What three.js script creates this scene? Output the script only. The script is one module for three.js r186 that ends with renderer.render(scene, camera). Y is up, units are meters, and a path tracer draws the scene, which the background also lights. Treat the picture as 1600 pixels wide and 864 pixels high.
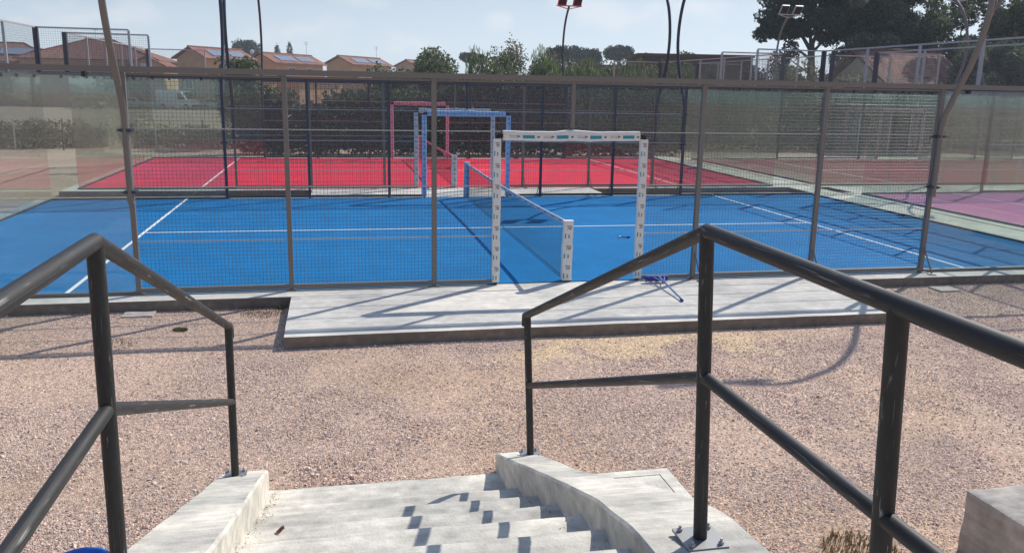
import * as THREE from 'three';
import { mergeGeometries } from 'three/addons/utils/BufferGeometryUtils.js';
import { RoundedBoxGeometry } from 'three/addons/geometries/RoundedBoxGeometry.js';

// ---------------------------------------------------------------- camera, sky, sun, exposure
const scene = new THREE.Scene();
const camera = new THREE.PerspectiveCamera(36.29, 1024 / 552, 0.05, 3000);
camera.position.set(-3.3686, 2.8156, 11.8685);
camera.rotation.set(-0.21927, -0.209215, 0.018953, 'YXZ');
const renderer = new THREE.WebGLRenderer({ antialias: true });
renderer.setSize(1024, 552);
renderer.toneMapping = THREE.LinearToneMapping;
renderer.toneMappingExposure = 1.0;
renderer.shadowMap.enabled = true;
const SUN = new THREE.Vector3(0.91, 1, -0.70).normalize();
const sun = new THREE.DirectionalLight(new THREE.Color(1, 0.955, 0.885), 4.6);
sun.position.copy(SUN).multiplyScalar(80).add(new THREE.Vector3(2, 0, -8));
sun.target.position.set(2, 0, -8);
sun.castShadow = true;
sun.shadow.mapSize.set(4096, 4096);
Object.assign(sun.shadow.camera, { left: -45, right: 45, top: 45, bottom: -45, near: 1, far: 220 });
scene.add(sun, sun.target);

// ---------------------------------------------------------------- random numbers and noise
function rng(seed) { let a = seed >>> 0; return () => { a = (a + 0x6D2B79F5) | 0; let t = Math.imul(a ^ (a >>> 15), 1 | a); t = (t + Math.imul(t ^ (t >>> 7), 61 | t)) ^ t; return ((t ^ (t >>> 14)) >>> 0) / 4294967296; }; }
function h2(x, y, s = 0) { let n = Math.imul(x | 0, 374761393) + Math.imul(y | 0, 668265263) + Math.imul(s | 0, 2147483647 ^ 0x9E3779B9); n = Math.imul(n ^ (n >>> 13), 1274126177); return ((n ^ (n >>> 16)) >>> 0) / 4294967296; }
const sm = (t) => t * t * (3 - 2 * t), lerp = (a, b, t) => a + (b - a) * t, clamp = (x, a = 0, b = 1) => Math.min(b, Math.max(a, x));
const step = (a, b, x) => sm(clamp((x - a) / (b - a)));
function vn(x, y, s = 0, per = 0) {                       // value noise, tileable when per > 0
  const xi = Math.floor(x), yi = Math.floor(y), u = sm(x - xi), v = sm(y - yi), w = (k) => per ? ((k % per) + per) % per : k;
  return lerp(lerp(h2(w(xi), w(yi), s), h2(w(xi + 1), w(yi), s), u), lerp(h2(w(xi), w(yi + 1), s), h2(w(xi + 1), w(yi + 1), s), u), v);
}
function fbm(x, y, s = 0, o = 4, per = 0) { let a = 0.5, r = 0, t = 0; for (let i = 0; i < o; i++) { r += a * vn(x, y, s + i * 17, per); t += a; a *= 0.5; x *= 2; y *= 2; per *= 2; } return r / t; }
function vn3(x, y, z, s = 0) { const zi = Math.floor(z), w = sm(z - zi); return lerp(vn(x, y, s + zi * 131), vn(x, y, s + (zi + 1) * 131), w); }

// ---------------------------------------------------------------- the sky
{
  const W = 1536, H = 768, d = new Float32Array(W * H * 4);
  for (let j = 0; j < H; j++) {
    const el = ((j + 0.5) / H - 0.5) * Math.PI, e = Math.max(0, el) * 57.2958;
    for (let i = 0; i < W; i++) {
      const ph = ((i + 0.5) / W - 0.5) * 2 * Math.PI, cx = Math.cos(ph) * Math.cos(el), cy = Math.sin(el), cz = Math.sin(ph) * Math.cos(el);
      const g = Math.acos(clamp(cx * SUN.x + cy * SUN.y + cz * SUN.z, -1, 1)) * 57.2958;
      const k = Math.exp(-e / 11), glow = 0.85 * Math.exp(-g / 22) + 0.12 * Math.exp(-g / 60), w = 0.58 + 0.42 * Math.exp(-((g / 100) ** 2));
      let r = (0.07 + 0.80 * k) * w + glow, gg = (0.175 + 0.835 * k) * w + glow * 0.99, b = (0.43 + 0.66 * k) * w + glow * 0.95;
      if (e < 40) {                                       // thin low cumulus, broken up towards the zenith
        const az = ph * 57.2958, n = fbm(az / 7, e / 2.6, 5, 5) * 0.75 + fbm(az / 2.2, e / 1.1, 9, 4) * 0.25;
        const c = step(0.53, 0.70, n) * step(0.5, 2.5, e) * (1 - step(12, 40, e)) * 0.34;
        r = lerp(r, 0.84 + glow, c); gg = lerp(gg, 0.86 + glow, c); b = lerp(b, 0.88 + glow, c);
      }
      const o = (j * W + i) * 4; d[o] = r; d[o + 1] = gg; d[o + 2] = b; d[o + 3] = 1;
    }
  }
  const t = new THREE.DataTexture(d, W, H, THREE.RGBAFormat, THREE.FloatType);
  t.mapping = THREE.EquirectangularReflectionMapping; t.magFilter = THREE.LinearFilter; t.minFilter = THREE.LinearFilter; t.colorSpace = THREE.LinearSRGBColorSpace; t.needsUpdate = true;
  scene.background = t; scene.environment = t;
}

// ---------------------------------------------------------------- textures
function tex(n, fn, srgb = true, m = n) {
  const d = new Uint8Array(n * m * 4);
  for (let y = 0; y < m; y++) for (let x = 0; x < n; x++) { const c = fn(x / n, y / m, x, y), o = (y * n + x) * 4; if (c.length) { d[o] = clamp(c[0], 0, 255); d[o + 1] = clamp(c[1], 0, 255); d[o + 2] = clamp(c[2], 0, 255); } else d[o] = d[o + 1] = d[o + 2] = clamp(c, 0, 255); d[o + 3] = 255; }
  const t = new THREE.DataTexture(d, n, m); t.wrapS = t.wrapT = THREE.RepeatWrapping; t.magFilter = THREE.LinearFilter; t.minFilter = THREE.LinearMipmapLinearFilter; t.generateMipmaps = true;
  if (srgb) t.colorSpace = THREE.SRGBColorSpace; t.needsUpdate = true; return t;
}
const num = (x) => { const v = new Number(x); return v; };
function rep(t, size) { t.repeat.set(1 / size, 1 / size); return t; }   // uv are metres everywhere

// gravel: a field of small crushed stones
const GN = 96, gravelCells = [];
for (let j = 0; j < GN; j++) for (let i = 0; i < GN; i++) gravelCells.push([i + h2(i, j, 1), j + h2(i, j, 2), h2(i, j, 3), h2(i, j, 4), 0.7 + 0.6 * h2(i, j, 5)]);
function worley(u, v) {
  const x = u * GN, y = v * GN, xi = Math.floor(x), yi = Math.floor(y); let b = 9, b2 = 9, best = null;
  for (let j = -1; j <= 1; j++) for (let i = -1; i <= 1; i++) {
    const ci = (xi + i + GN) % GN, cj = (yi + j + GN) % GN, c = gravelCells[cj * GN + ci];
    const dx = c[0] + (xi + i - ci) - x, dy = c[1] + (yi + j - cj) - y, dd = Math.hypot(dx, dy) / c[4];
    if (dd < b) { b2 = b; b = dd; best = c; } else if (dd < b2) b2 = dd;
  }
  return [b, b2, best];
}
const gravelHeight = new Uint8Array(1024 * 1024);
const gravelMap = rep(tex(1024, (u, v, x, y) => {
  const [a, b, c] = worley(u, v), n = fbm(u * 64, v * 64, 3, 3, 64), edge = clamp((b - a) * 2.2);
  gravelHeight[y * 1024 + x] = clamp(edge * (0.35 + 0.65 * c[2]) * 255 * (0.7 + 0.5 * n), 0, 255);
  const t = 0.80 + 0.32 * (c[2] - 0.5) + 0.3 * (n - 0.5), p = c[3];
  return [lerp(205, 226, p) * t, lerp(180, 204, p) * t, lerp(166, 188, p * 0.8) * t];
}), 1.5);
const gravelBump = rep(tex(1024, (u, v, x, y) => gravelHeight[y * 1024 + x], false), 1.5);
function concreteTex(seed, base, amp, size, pits = 0.06) {
  const col = rep(tex(1024, (u, v) => {
    const big = fbm(u * 5, v * 5, seed, 4, 5) - 0.5, mid = fbm(u * 26, v * 26, seed + 40, 4, 26) - 0.5, fine = vn(u * 512, v * 512, seed + 80, 512) - 0.5, trowel = fbm(u * 6, v * 46, seed + 90, 3, 6) - 0.5;
    const speck = h2(Math.floor(u * 340), Math.floor(v * 340), seed) < pits * 0.12 ? -0.16 : 0, k = 1 + amp * (big * 1.15 + mid * 0.75 + trowel * 0.5) + fine * 0.07 + speck;
    return [base[0] * k, base[1] * (k - big * 0.02), base[2] * (k - big * 0.05)];
  }), size);
  const bump = rep(tex(512, (u, v) => 128 + 150 * (fbm(u * 40, v * 40, seed + 7, 4, 40) - 0.5) + 60 * (vn(u * 256, v * 256, seed + 9, 256) - 0.5) + 70 * (fbm(u * 8, v * 60, seed + 5, 3, 8) - 0.5), false), size);
  return [col, bump];
}
const [padMap, padBump] = concreteTex(11, [206, 201, 191], 0.22, 2.6);
const [stairMap, stairBump] = concreteTex(23, [193, 188, 177], 0.34, 2.0);
const [kerbMap, kerbBump] = concreteTex(31, [176, 168, 158], 0.34, 1.8);
const turfTone = rep(tex(512, (u, v) => { const k = 226 + 34 * (vn(u * 256, v * 256, 1, 256) - 0.5) + 26 * (fbm(u * 9, v * 9, 4, 4, 9) - 0.5) + (h2(Math.floor(u * 256), Math.floor(v * 256), 8) > 0.985 ? 22 : 0); return [k, k, k]; }), 3.2);
const turfBump = rep(tex(512, (u, v) => 128 + 120 * (vn(u * 256, v * 128, 2, 128) - 0.5) + 90 * (vn(u * 128, v * 256, 3, 128) - 0.5), false), 1.1);
const tileMap = rep(tex(256, (u, v) => { const ridge = Math.abs(Math.sin(u * Math.PI * 12)), row = (v * 10) % 1, n = h2(Math.floor(u * 12), Math.floor(v * 10), 3), k = 0.72 + 0.22 * ridge + 0.22 * (n - 0.5) - (row < 0.12 ? 0.16 : 0); return [156 * k, 104 * k, 86 * k]; }), 3.0);
const plasterMap = rep(tex(256, (u, v) => { const k = 1 + 0.12 * (fbm(u * 6, v * 6, 12, 4, 6) - 0.5) + 0.05 * (vn(u * 128, v * 128, 13, 128) - 0.5); return [255 * k * 0.96, 255 * k * 0.96, 255 * k * 0.95]; }), 4.0);
const railMap = tex(512, (u, v) => {
  let k = 43 + 12 * (fbm(u * 10, v * 60, 6, 4, 10) - 0.5) + 7 * (vn(u * 128, v * 256, 7, 128) - 0.5);
  const n = fbm(u * 14, v * 46, 19, 4, 14); if (n > 0.70) k += 70 * (n - 0.70) / 0.1;          // scuffed paint
  const s = vn(u * 90, v * 16, 33, 16); if (s > 0.955) k += 60;
  return [k * 1.03, k, k * 0.98];
});
railMap.repeat.set(1, 0.55);
const railRough = tex(256, (u, v) => 146 + 70 * (fbm(u * 8, v * 20, 16, 4, 8) - 0.5), false);

// ---------------------------------------------------------------- materials
const std = (o) => new THREE.MeshStandardMaterial(o), phys = (o) => new THREE.MeshPhysicalMaterial(o);
const lin = (r, g, b) => new THREE.Color().setRGB(r, g, b);
const M = {
  pad: std({ map: padMap, bumpMap: padBump, bumpScale: 0.004, roughness: 0.9 }),
  stair: std({ map: stairMap, bumpMap: stairBump, bumpScale: 0.006, roughness: 0.92 }),
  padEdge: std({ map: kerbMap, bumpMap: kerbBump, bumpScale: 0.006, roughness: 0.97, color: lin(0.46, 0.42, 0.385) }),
  kerb: std({ map: kerbMap, bumpMap: kerbBump, bumpScale: 0.006, roughness: 0.95 }),
  gravel: std({ map: gravelMap, bumpMap: gravelBump, bumpScale: 0.006, roughness: 0.97, vertexColors: true }),
  line: std({ color: lin(0.74, 0.75, 0.76), roughness: 0.9, bumpMap: turfBump, bumpScale: 0.004 }),
  steel: std({ color: lin(0.19, 0.172, 0.155), roughness: 0.5, metalness: 0.25 }),
  steelDark: std({ color: lin(0.045, 0.05, 0.07), roughness: 0.5, metalness: 0.25 }),
  galv: std({ color: lin(0.42, 0.42, 0.42), roughness: 0.45, metalness: 0.35 }),
  wire: std({ color: lin(0.095, 0.095, 0.10), roughness: 0.5, metalness: 0.2 }),
  black: std({ color: lin(0.012, 0.012, 0.013), roughness: 0.6 }),
  rail: std({ map: railMap, roughnessMap: railRough, roughness: 1.0, metalness: 0.15 }),
  plate: std({ color: lin(0.30, 0.30, 0.30), roughness: 0.45, metalness: 0.55 }),
  glass: phys({ color: lin(0.91, 0.94, 0.92), transmission: 0.988, roughness: 0.02, thickness: 0, ior: 1.5, side: THREE.DoubleSide }),
  glassEdge: phys({ color: lin(0.55, 0.72, 0.66), roughness: 0.2 }),
  tile: std({ map: tileMap, roughness: 0.9 }),
  solar: phys({ color: lin(0.20, 0.23, 0.28), roughness: 0.12, clearcoat: 1, clearcoatRoughness: 0.05 }),
  ochre: std({ map: plasterMap, color: lin(0.58, 0.36, 0.20), roughness: 0.95 }),
  cream: std({ map: plasterMap, color: lin(0.66, 0.54, 0.38), roughness: 0.95 }),
  fascia: std({ color: lin(0.20, 0.10, 0.07), roughness: 0.9 }),
  pane: phys({ color: lin(0.02, 0.025, 0.03), roughness: 0.08 }),
  white: std({ color: lin(0.76, 0.76, 0.75), roughness: 0.6 }),
  carWhite: phys({ color: lin(0.72, 0.73, 0.74), roughness: 0.35, clearcoat: 0.8, clearcoatRoughness: 0.08 }),
  carGrey: phys({ color: lin(0.16, 0.17, 0.19), roughness: 0.35, clearcoat: 0.8, clearcoatRoughness: 0.08 }),
  tyre: std({ color: lin(0.02, 0.02, 0.02), roughness: 0.9 }),
  rim: std({ color: lin(0.4, 0.4, 0.4), roughness: 0.35, metalness: 0.7 }),
  bark: std({ color: lin(0.10, 0.075, 0.055), roughness: 0.95 }),
  leaf: phys({ color: 0xffffff, vertexColors: true, roughness: 1, transmission: 0.5, thickness: 0, side: THREE.DoubleSide }),
  needle: std({ color: 0xffffff, vertexColors: true, roughness: 0.8, side: THREE.DoubleSide }),
  bluePlastic: phys({ color: lin(0.03, 0.16, 0.55), roughness: 0.4 }),
  blueDark: phys({ color: lin(0.01, 0.02, 0.28), roughness: 0.5 }),
  bluePale: phys({ color: lin(0.20, 0.30, 0.55), roughness: 0.35 }),
  cord: std({ color: lin(0.016, 0.018, 0.024), roughness: 0.9 }),
  asphalt: std({ color: lin(0.30, 0.28, 0.26), roughness: 0.95 }),
  bareEarth: std({ map: plasterMap, color: lin(0.16, 0.115, 0.085), roughness: 0.98 }),
  shedWall: std({ map: plasterMap, color: lin(0.16, 0.18, 0.20), roughness: 0.8 }),
};

// ---------------------------------------------------------------- building helpers
const taken = {};
function numbered(n) { const k = taken[n] = (taken[n] ?? -1) + 1; return k ? n + '_' + String(k).padStart(3, '0') : n; }
function uvWorld(g) {                                     // uv in metres from the dominant axis of each face
  if (g.index) g = g.toNonIndexed();
  const p = g.attributes.position, n = p.count, uv = new Float32Array(n * 2), a = new THREE.Vector3(), b = new THREE.Vector3(), c = new THREE.Vector3(), ab = new THREE.Vector3();
  for (let i = 0; i < n; i += 3) {
    a.fromBufferAttribute(p, i); b.fromBufferAttribute(p, i + 1); c.fromBufferAttribute(p, i + 2);
    ab.subVectors(b, a).cross(c.clone().sub(a)); const x = Math.abs(ab.x), y = Math.abs(ab.y), z = Math.abs(ab.z);
    [a, b, c].forEach((q, k) => { const o = (i + k) * 2; if (y >= x && y >= z) { uv[o] = q.x; uv[o + 1] = q.z; } else if (x >= z) { uv[o] = q.z; uv[o + 1] = q.y; } else { uv[o] = q.x; uv[o + 1] = q.y; } });
  }
  g.setAttribute('uv', new THREE.BufferAttribute(uv, 2)); return g;
}
function bx(w, h, d, x = 0, y = 0, z = 0, rx = 0, ry = 0, rz = 0) { const g = new THREE.BoxGeometry(w, h, d); if (rx || ry || rz) g.applyMatrix4(new THREE.Matrix4().makeRotationFromEuler(new THREE.Euler(rx, ry, rz))); g.translate(x, y, z); return g; }
function rbx(w, h, d, r, x = 0, y = 0, z = 0) { const g = new RoundedBoxGeometry(w, h, d, 2, r); g.translate(x, y, z); return g; }
function span(a, b, r0, r1 = r0, seg = 10, open = false) {  // a round bar between two points
  const A = new THREE.Vector3(...a), B = new THREE.Vector3(...b), L = A.distanceTo(B), g = new THREE.CylinderGeometry(r1, r0, L, seg, 1, open);
  g.applyQuaternion(new THREE.Quaternion().setFromUnitVectors(new THREE.Vector3(0, 1, 0), B.clone().sub(A).normalize())); g.translate((A.x + B.x) / 2, (A.y + B.y) / 2, (A.z + B.z) / 2); return g;
}
function beam(a, b, w, h) { const A = new THREE.Vector3(...a), B = new THREE.Vector3(...b), L = A.distanceTo(B), g = new THREE.BoxGeometry(w, h, L), m = new THREE.Matrix4().lookAt(B, A, new THREE.Vector3(0, 1, 0)); g.applyMatrix4(m); g.translate((A.x + B.x) / 2, (A.y + B.y) / 2, (A.z + B.z) / 2); return g; }
function merge(gs) { gs = gs.flat(9); if (gs.length === 1) return gs[0]; const need = gs.map((g) => { const q = g.index ? g.toNonIndexed() : g; for (const k of Object.keys(q.attributes)) if (!['position', 'normal', 'uv', 'color'].includes(k)) q.deleteAttribute(k); return q; }); return mergeGeometries(need); }
function mesh(name, gs, mat, parent, uvm = false) {
  let g = Array.isArray(gs) ? merge(gs) : gs; if (uvm) g = uvWorld(g); const m = new THREE.Mesh(g, mat); m.castShadow = m.receiveShadow = true;
  m.name = parent ? name : numbered(name); (parent || scene).add(m); return m;
}
function tag(o, label, category, group) { Object.assign(o.userData, { label, category }); if (group) o.userData.group = group; return o; }
function structure(o, label) { o.userData.kind = 'structure'; if (label) o.userData.label = label; return o; }
function stuff(o) { o.userData.kind = 'stuff'; return o; }
function thing(name, label, category, pos = [0, 0, 0], turn = 0, group) { const o = new THREE.Group(); o.name = numbered(name); o.position.set(...pos); o.rotation.y = turn; scene.add(o); return tag(o, label, category, group); }
function jitter(g, amp, freq, seed = 0) { const p = g.attributes.position; for (let i = 0; i < p.count; i++) { const x = p.getX(i), y = p.getY(i), z = p.getZ(i); p.setXYZ(i, x + amp * (vn3(x * freq, y * freq, z * freq, seed) - 0.5) * 2, y + amp * (vn3(x * freq, y * freq, z * freq, seed + 5) - 0.5) * 2, z + amp * (vn3(x * freq, y * freq, z * freq, seed + 9) - 0.5) * 2); } g.computeVertexNormals(); return g; }

// ---------------------------------------------------------------- the ground
function groundY(x, z) {
  let y = -0.14;
  y -= 0.60 * step(-30, -78, z);
  if (Math.abs(x) < 14 && z > -30) y += 0.022 * (fbm(x * 0.9, z * 0.9, 77, 3) - 0.5) + 0.010 * (vn(x * 3.1, z * 3.1, 78) - 0.5);
  return y;
}
const sandAt = (x, z) => clamp(1.5 * step(0.40, 0.58, fbm(x * 1.5, z * 2.0, 63, 4)) * Math.exp(-(((x - 0.1) / 1.7) ** 4)) * Math.exp(-(((z - 2.8) / 0.48) ** 4)));   // spilled yellow sand by the pad
function range(a, b, s) { const r = []; const n = Math.round((b - a) / s); for (let i = 0; i <= n; i++) r.push(a + (b - a) * i / n); return r; }
{
  const xs = [...new Set([-900, -300, -150, -90, -60, ...range(-40, -12, 2), ...range(-11.8, -4.4, 0.2), -4.2, -4.1, -3.9, -3.0, -2.15, -2.04, -1.96, ...range(-1.8, 12, 0.2), ...range(14, 44, 2), 60, 90, 150, 300, 900])].sort((a, b) => a - b);
  const zs = [...new Set([-900, -400, -250, -180, ...range(-150, -30, 5), ...range(-29, -3, 1), ...range(-2.8, 5.6, 0.2), 5.8, 5.94, 6.02, ...range(6.2, 14, 0.2), 18, 26, 60, 200])].sort((a, b) => a - b);
  const pos = [], uv = [], col = [], idx = [];
  for (const z of zs) for (const x of xs) {
    let y = groundY(x, z); if (z > 6.0 && x > -4.15 && x < -2.0) y -= 0.3;
    pos.push(x, y, z); uv.push(x, z);
    const n = fbm(x * 0.45, z * 0.45, 51, 4), n2 = fbm(x * 1.7, z * 1.7, 52, 3);
    let k = 1.22 + 0.46 * (n - 0.5) + 0.34 * (n2 - 0.5), c = [k * 1.04, k * 0.945, k * 0.88];
    const ochreDust = step(0.56, 0.74, fbm(x * 0.55 + 9, z * 0.55, 60, 4)) * 0.7; c = [c[0], lerp(c[1], c[1] * 0.97, ochreDust), lerp(c[2], c[2] * 0.86, ochreDust)];
    // spilled yellow sand beside the pad
    const sand = sandAt(x, z); c = [lerp(c[0], 1.55, sand), lerp(c[1], 1.45, sand), lerp(c[2], 1.10, sand)];
    const far = step(-25, -40, z); c = [lerp(c[0], 0.52 * k, far), lerp(c[1], 0.50 * k, far), lerp(c[2], 0.36 * k, far)];
    const lot = step(-60, -70, z) * step(-8, -16, x + (z + 110) * 0.0); c = [lerp(c[0], 0.62, lot), lerp(c[1], 0.60, lot), lerp(c[2], 0.56, lot)];
    col.push(...c);
  }
  const w = xs.length; for (let j = 0; j + 1 < zs.length; j++) for (let i = 0; i + 1 < w; i++) { const a = j * w + i, b = a + 1, c = a + w, e = c + 1; idx.push(a, c, b, b, c, e); }
  const g = new THREE.BufferGeometry(); g.setIndex(idx); g.setAttribute('position', new THREE.Float32BufferAttribute(pos, 3)); g.setAttribute('uv', new THREE.Float32BufferAttribute(uv, 2)); g.setAttribute('color', new THREE.Float32BufferAttribute(col, 3)); g.computeVertexNormals();
  structure(mesh('ground', g, M.gravel), 'pinkish crushed gravel yard around the courts and stairs');
}
// loose stones lying on it
{
  const R = rng(404), base = new THREE.IcosahedronGeometry(1, 0); const p = base.attributes.position; const seen = {};
  for (let i = 0; i < p.count; i++) { const k = [p.getX(i), p.getY(i), p.getZ(i)].map((q) => q.toFixed(2)).join(); const s = seen[k] ??= 0.72 + 0.5 * R(); p.setXYZ(i, p.getX(i) * s, p.getY(i) * s * 0.72, p.getZ(i) * s); } base.computeVertexNormals();
  const N = 220000, im = new THREE.InstancedMesh(base, std({ roughness: 0.95, color: 0xffffff }), N + 900), m = new THREE.Matrix4(), q = new THREE.Quaternion(), e = new THREE.Euler(), c = new THREE.Color(); let n = 0, tries = 0;
  while (n < N && tries++ < N * 6) {
    const near = R() < 0.8, z = near ? 2.3 + 5.6 * Math.pow(R(), 0.8) : 0.4 + 3 * R(), x = -8.0 + 16 * R();
    if (z < 2.34 && x > -4.03 && x < 4.03) continue; if (z > 5.85 && x > -4.28 && x < -1.83) continue; if (x > -2.1 && x < -1.37 && z > 7.28 && z < 8.0) continue;
    if (x > 0.6 && z > 7.4) continue;
    if (R() < 0.8 * sandAt(x, z)) continue;
    const dens = fbm(x * 0.9, z * 0.9, 91, 4); if (R() > 0.16 + 1.1 * step(0.36, 0.66, dens)) continue;
    const big = R() < 0.05, s = big ? 0.006 + 0.008 * R() : 0.003 + 0.005 * Math.pow(R(), 1.4);
    e.set(R() * 6, R() * 6, R() * 6); q.setFromEuler(e); m.compose(new THREE.Vector3(x, groundY(x, z) + s * 0.25, z), q, new THREE.Vector3(s * (0.8 + 0.6 * R()), s * (0.7 + 0.5 * R()), s * (0.8 + 0.7 * R())));
    im.setMatrixAt(n, m); const t = 0.57 + 0.27 * R(), w = R(); c.setRGB(t * 1.04, t * lerp(0.78, 0.86, w), t * lerp(0.64, 0.75, w)); if (R() < 0.02) c.multiplyScalar(0.45); im.setColorAt(n, c); n++;
  }
  for (let i = 0; i < 900 && n < N + 900; i++) {           // grit swept into the corner of the steps
    const z = 5.98 + 3.2 * R(), k = Math.min(6, Math.max(0, Math.floor((z - 6.06) / 0.475))), left = R() < 0.8, x = left ? -3.885 + 0.16 * R() * R() * R() : -2.2 - 0.10 * R() * R(), s = 0.002 + 0.004 * R() * R();
    e.set(R() * 6, R() * 6, R() * 6); q.setFromEuler(e); m.compose(new THREE.Vector3(x, -0.10 + 0.183 * k + s * 0.4, z), q, new THREE.Vector3(s, s * 0.8, s * 1.1)); im.setMatrixAt(n, m); const t = 0.3 + 0.3 * R(); c.setRGB(t * 1.04, t * 0.84, t * 0.70); im.setColorAt(n, c); n++;
  }
  im.count = n; im.name = 'gravel_stones'; im.castShadow = im.receiveShadow = true; stuff(im); im.userData.label = 'loose pinkish gravel stones scattered over the yard'; scene.add(im);
}

// ---------------------------------------------------------------- courts: foundations, turf, painted lines
const COURTS = [
  { key: 'blue', cx: 0, z: 0, turf: lin(0.008, 0.205, 0.50) },
  { key: 'red', cx: 0, z: -12.2, turf: lin(0.95, 0.045, 0.095) },
  { key: 'pink', cx: 21.65, z: 0, turf: lin(0.74, 0.21, 0.48) },
  { key: 'brown', cx: 21.65, z: -12.2, turf: lin(0.22, 0.14, 0.105) },
];
for (const c of COURTS) {
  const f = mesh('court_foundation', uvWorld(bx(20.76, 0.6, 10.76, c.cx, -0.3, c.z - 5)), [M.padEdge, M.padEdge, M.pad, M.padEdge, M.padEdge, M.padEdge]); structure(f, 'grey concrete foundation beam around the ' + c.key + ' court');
  const g = new THREE.PlaneGeometry(19.98, 9.98, 80, 40); g.rotateX(-Math.PI / 2); g.translate(c.cx, 0.012, c.z - 5);
  const p = g.attributes.position, col = [], uv = []; for (let i = 0; i < p.count; i++) { const x = p.getX(i), z = p.getZ(i), k = 1 + 0.16 * (fbm(x * 0.7, z * 0.7, 33, 4) - 0.5), s = 0.05 * step(0.52, 0.78, fbm(x * 0.5, z * 1.1, 35, 4)); col.push(k + s, k + s * 0.5, k + s * 0.2); uv.push(x, z); }
  g.setAttribute('color', new THREE.Float32BufferAttribute(col, 3)); g.setAttribute('uv', new THREE.Float32BufferAttribute(uv, 2));
  const t = mesh('court_turf', g, phys({ map: turfTone, bumpMap: turfBump, bumpScale: 0.003, color: c.turf, roughness: 0.95, vertexColors: true, specularIntensity: 0.25 })); structure(t, c.key + ' artificial turf playing surface');
  for (const s of [-1, 1]) structure(mesh('service_line', uvWorld(bx(0.055, 0.004, 9.96, c.cx + s * 6.95, 0.0165, c.z - 5)), M.line), 'white service line across the ' + c.key + ' court');
  structure(mesh('centre_line', uvWorld(bx(13.8, 0.004, 0.055, c.cx, 0.0165, c.z - 5)), M.line), 'white centre line along the ' + c.key + ' court');
}
// ---------------------------------------------------------------- concrete pads and paths between the courts
{
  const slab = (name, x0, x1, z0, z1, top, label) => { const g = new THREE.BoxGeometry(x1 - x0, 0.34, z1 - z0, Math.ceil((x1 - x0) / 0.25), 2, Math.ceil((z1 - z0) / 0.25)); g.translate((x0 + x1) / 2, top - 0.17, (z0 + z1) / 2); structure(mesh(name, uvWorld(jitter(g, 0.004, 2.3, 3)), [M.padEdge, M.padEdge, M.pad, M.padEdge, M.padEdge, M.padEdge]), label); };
  slab('entrance_pad', -3.99, 3.99, 0.386, 2.3, -0.002, 'pale concrete pad in front of the blue court door');
  slab('entrance_pad', -3.99, 3.99, -11.814, -10.386, -0.003, 'pale concrete pad between the blue and red courts');
  slab('concrete_path', 10.386, 11.264, -24, 4, -0.012, 'pale concrete path between the court ends');
  slab('concrete_path', 11.7, 42, -11.814, -10.386, -0.006, 'pale concrete path between the pink and brown courts');
  slab('concrete_path', -8, 10, -24.2, -22.6, -0.05, 'pale concrete strip behind the red court');
  slab('concrete_path', 14, 42, -24.0, -22.6, -0.045, 'pale concrete strip behind the brown court');
}

// ---------------------------------------------------------------- court enclosures
function wireSheet(w, h, pitch, r) {                      // welded mesh in the xy plane, lower left corner at 0,0
  const pos = [], nor = [], idx = []; const bar = (x0, y0, x1, y1) => {
    const vert = x0 === x1, o = pos.length / 3, s = vert ? [[r, 0], [0, r], [-r, 0], [0, -r]] : [[r, 0], [0, r], [-r, 0], [0, -r]];
    for (const [x, y] of [[x0, y0], [x1, y1]]) for (const [a, b] of s) { if (vert) { pos.push(x + a, y, b + r * 0.8); nor.push(a / r, 0, b / r); } else { pos.push(x, y + a, b - r * 0.8); nor.push(0, a / r, b / r); } }
    for (let k = 0; k < 4; k++) { const n = (k + 1) % 4; if (vert) idx.push(o + k, o + 4 + k, o + n, o + n, o + 4 + k, o + 4 + n); else idx.push(o + k, o + n, o + 4 + k, o + n, o + 4 + n, o + 4 + k); }
  };
  const nx = Math.round(w / pitch), ny = Math.round(h / pitch); for (let i = 0; i <= nx; i++) bar(w * i / nx, 0, w * i / nx, h); for (let j = 0; j <= ny; j++) bar(0, h * j / ny, w, h * j / ny);
  const g = new THREE.BufferGeometry(); g.setAttribute('position', new THREE.Float32BufferAttribute(pos, 3)); g.setAttribute('normal', new THREE.Float32BufferAttribute(nor, 3)); g.setAttribute('uv', new THREE.Float32BufferAttribute(new Array(pos.length / 3 * 2).fill(0), 2)); g.setIndex(idx); return g;
}
const WR = 0.0018, SHEET = { full: wireSheet(1.94, 2.80, 0.05, WR), door: wireSheet(0.84, 2.80, 0.05, WR), over: wireSheet(1.06, 0.62, 0.05, WR), top: wireSheet(1.96, 0.92, 0.05, WR) };
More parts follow.
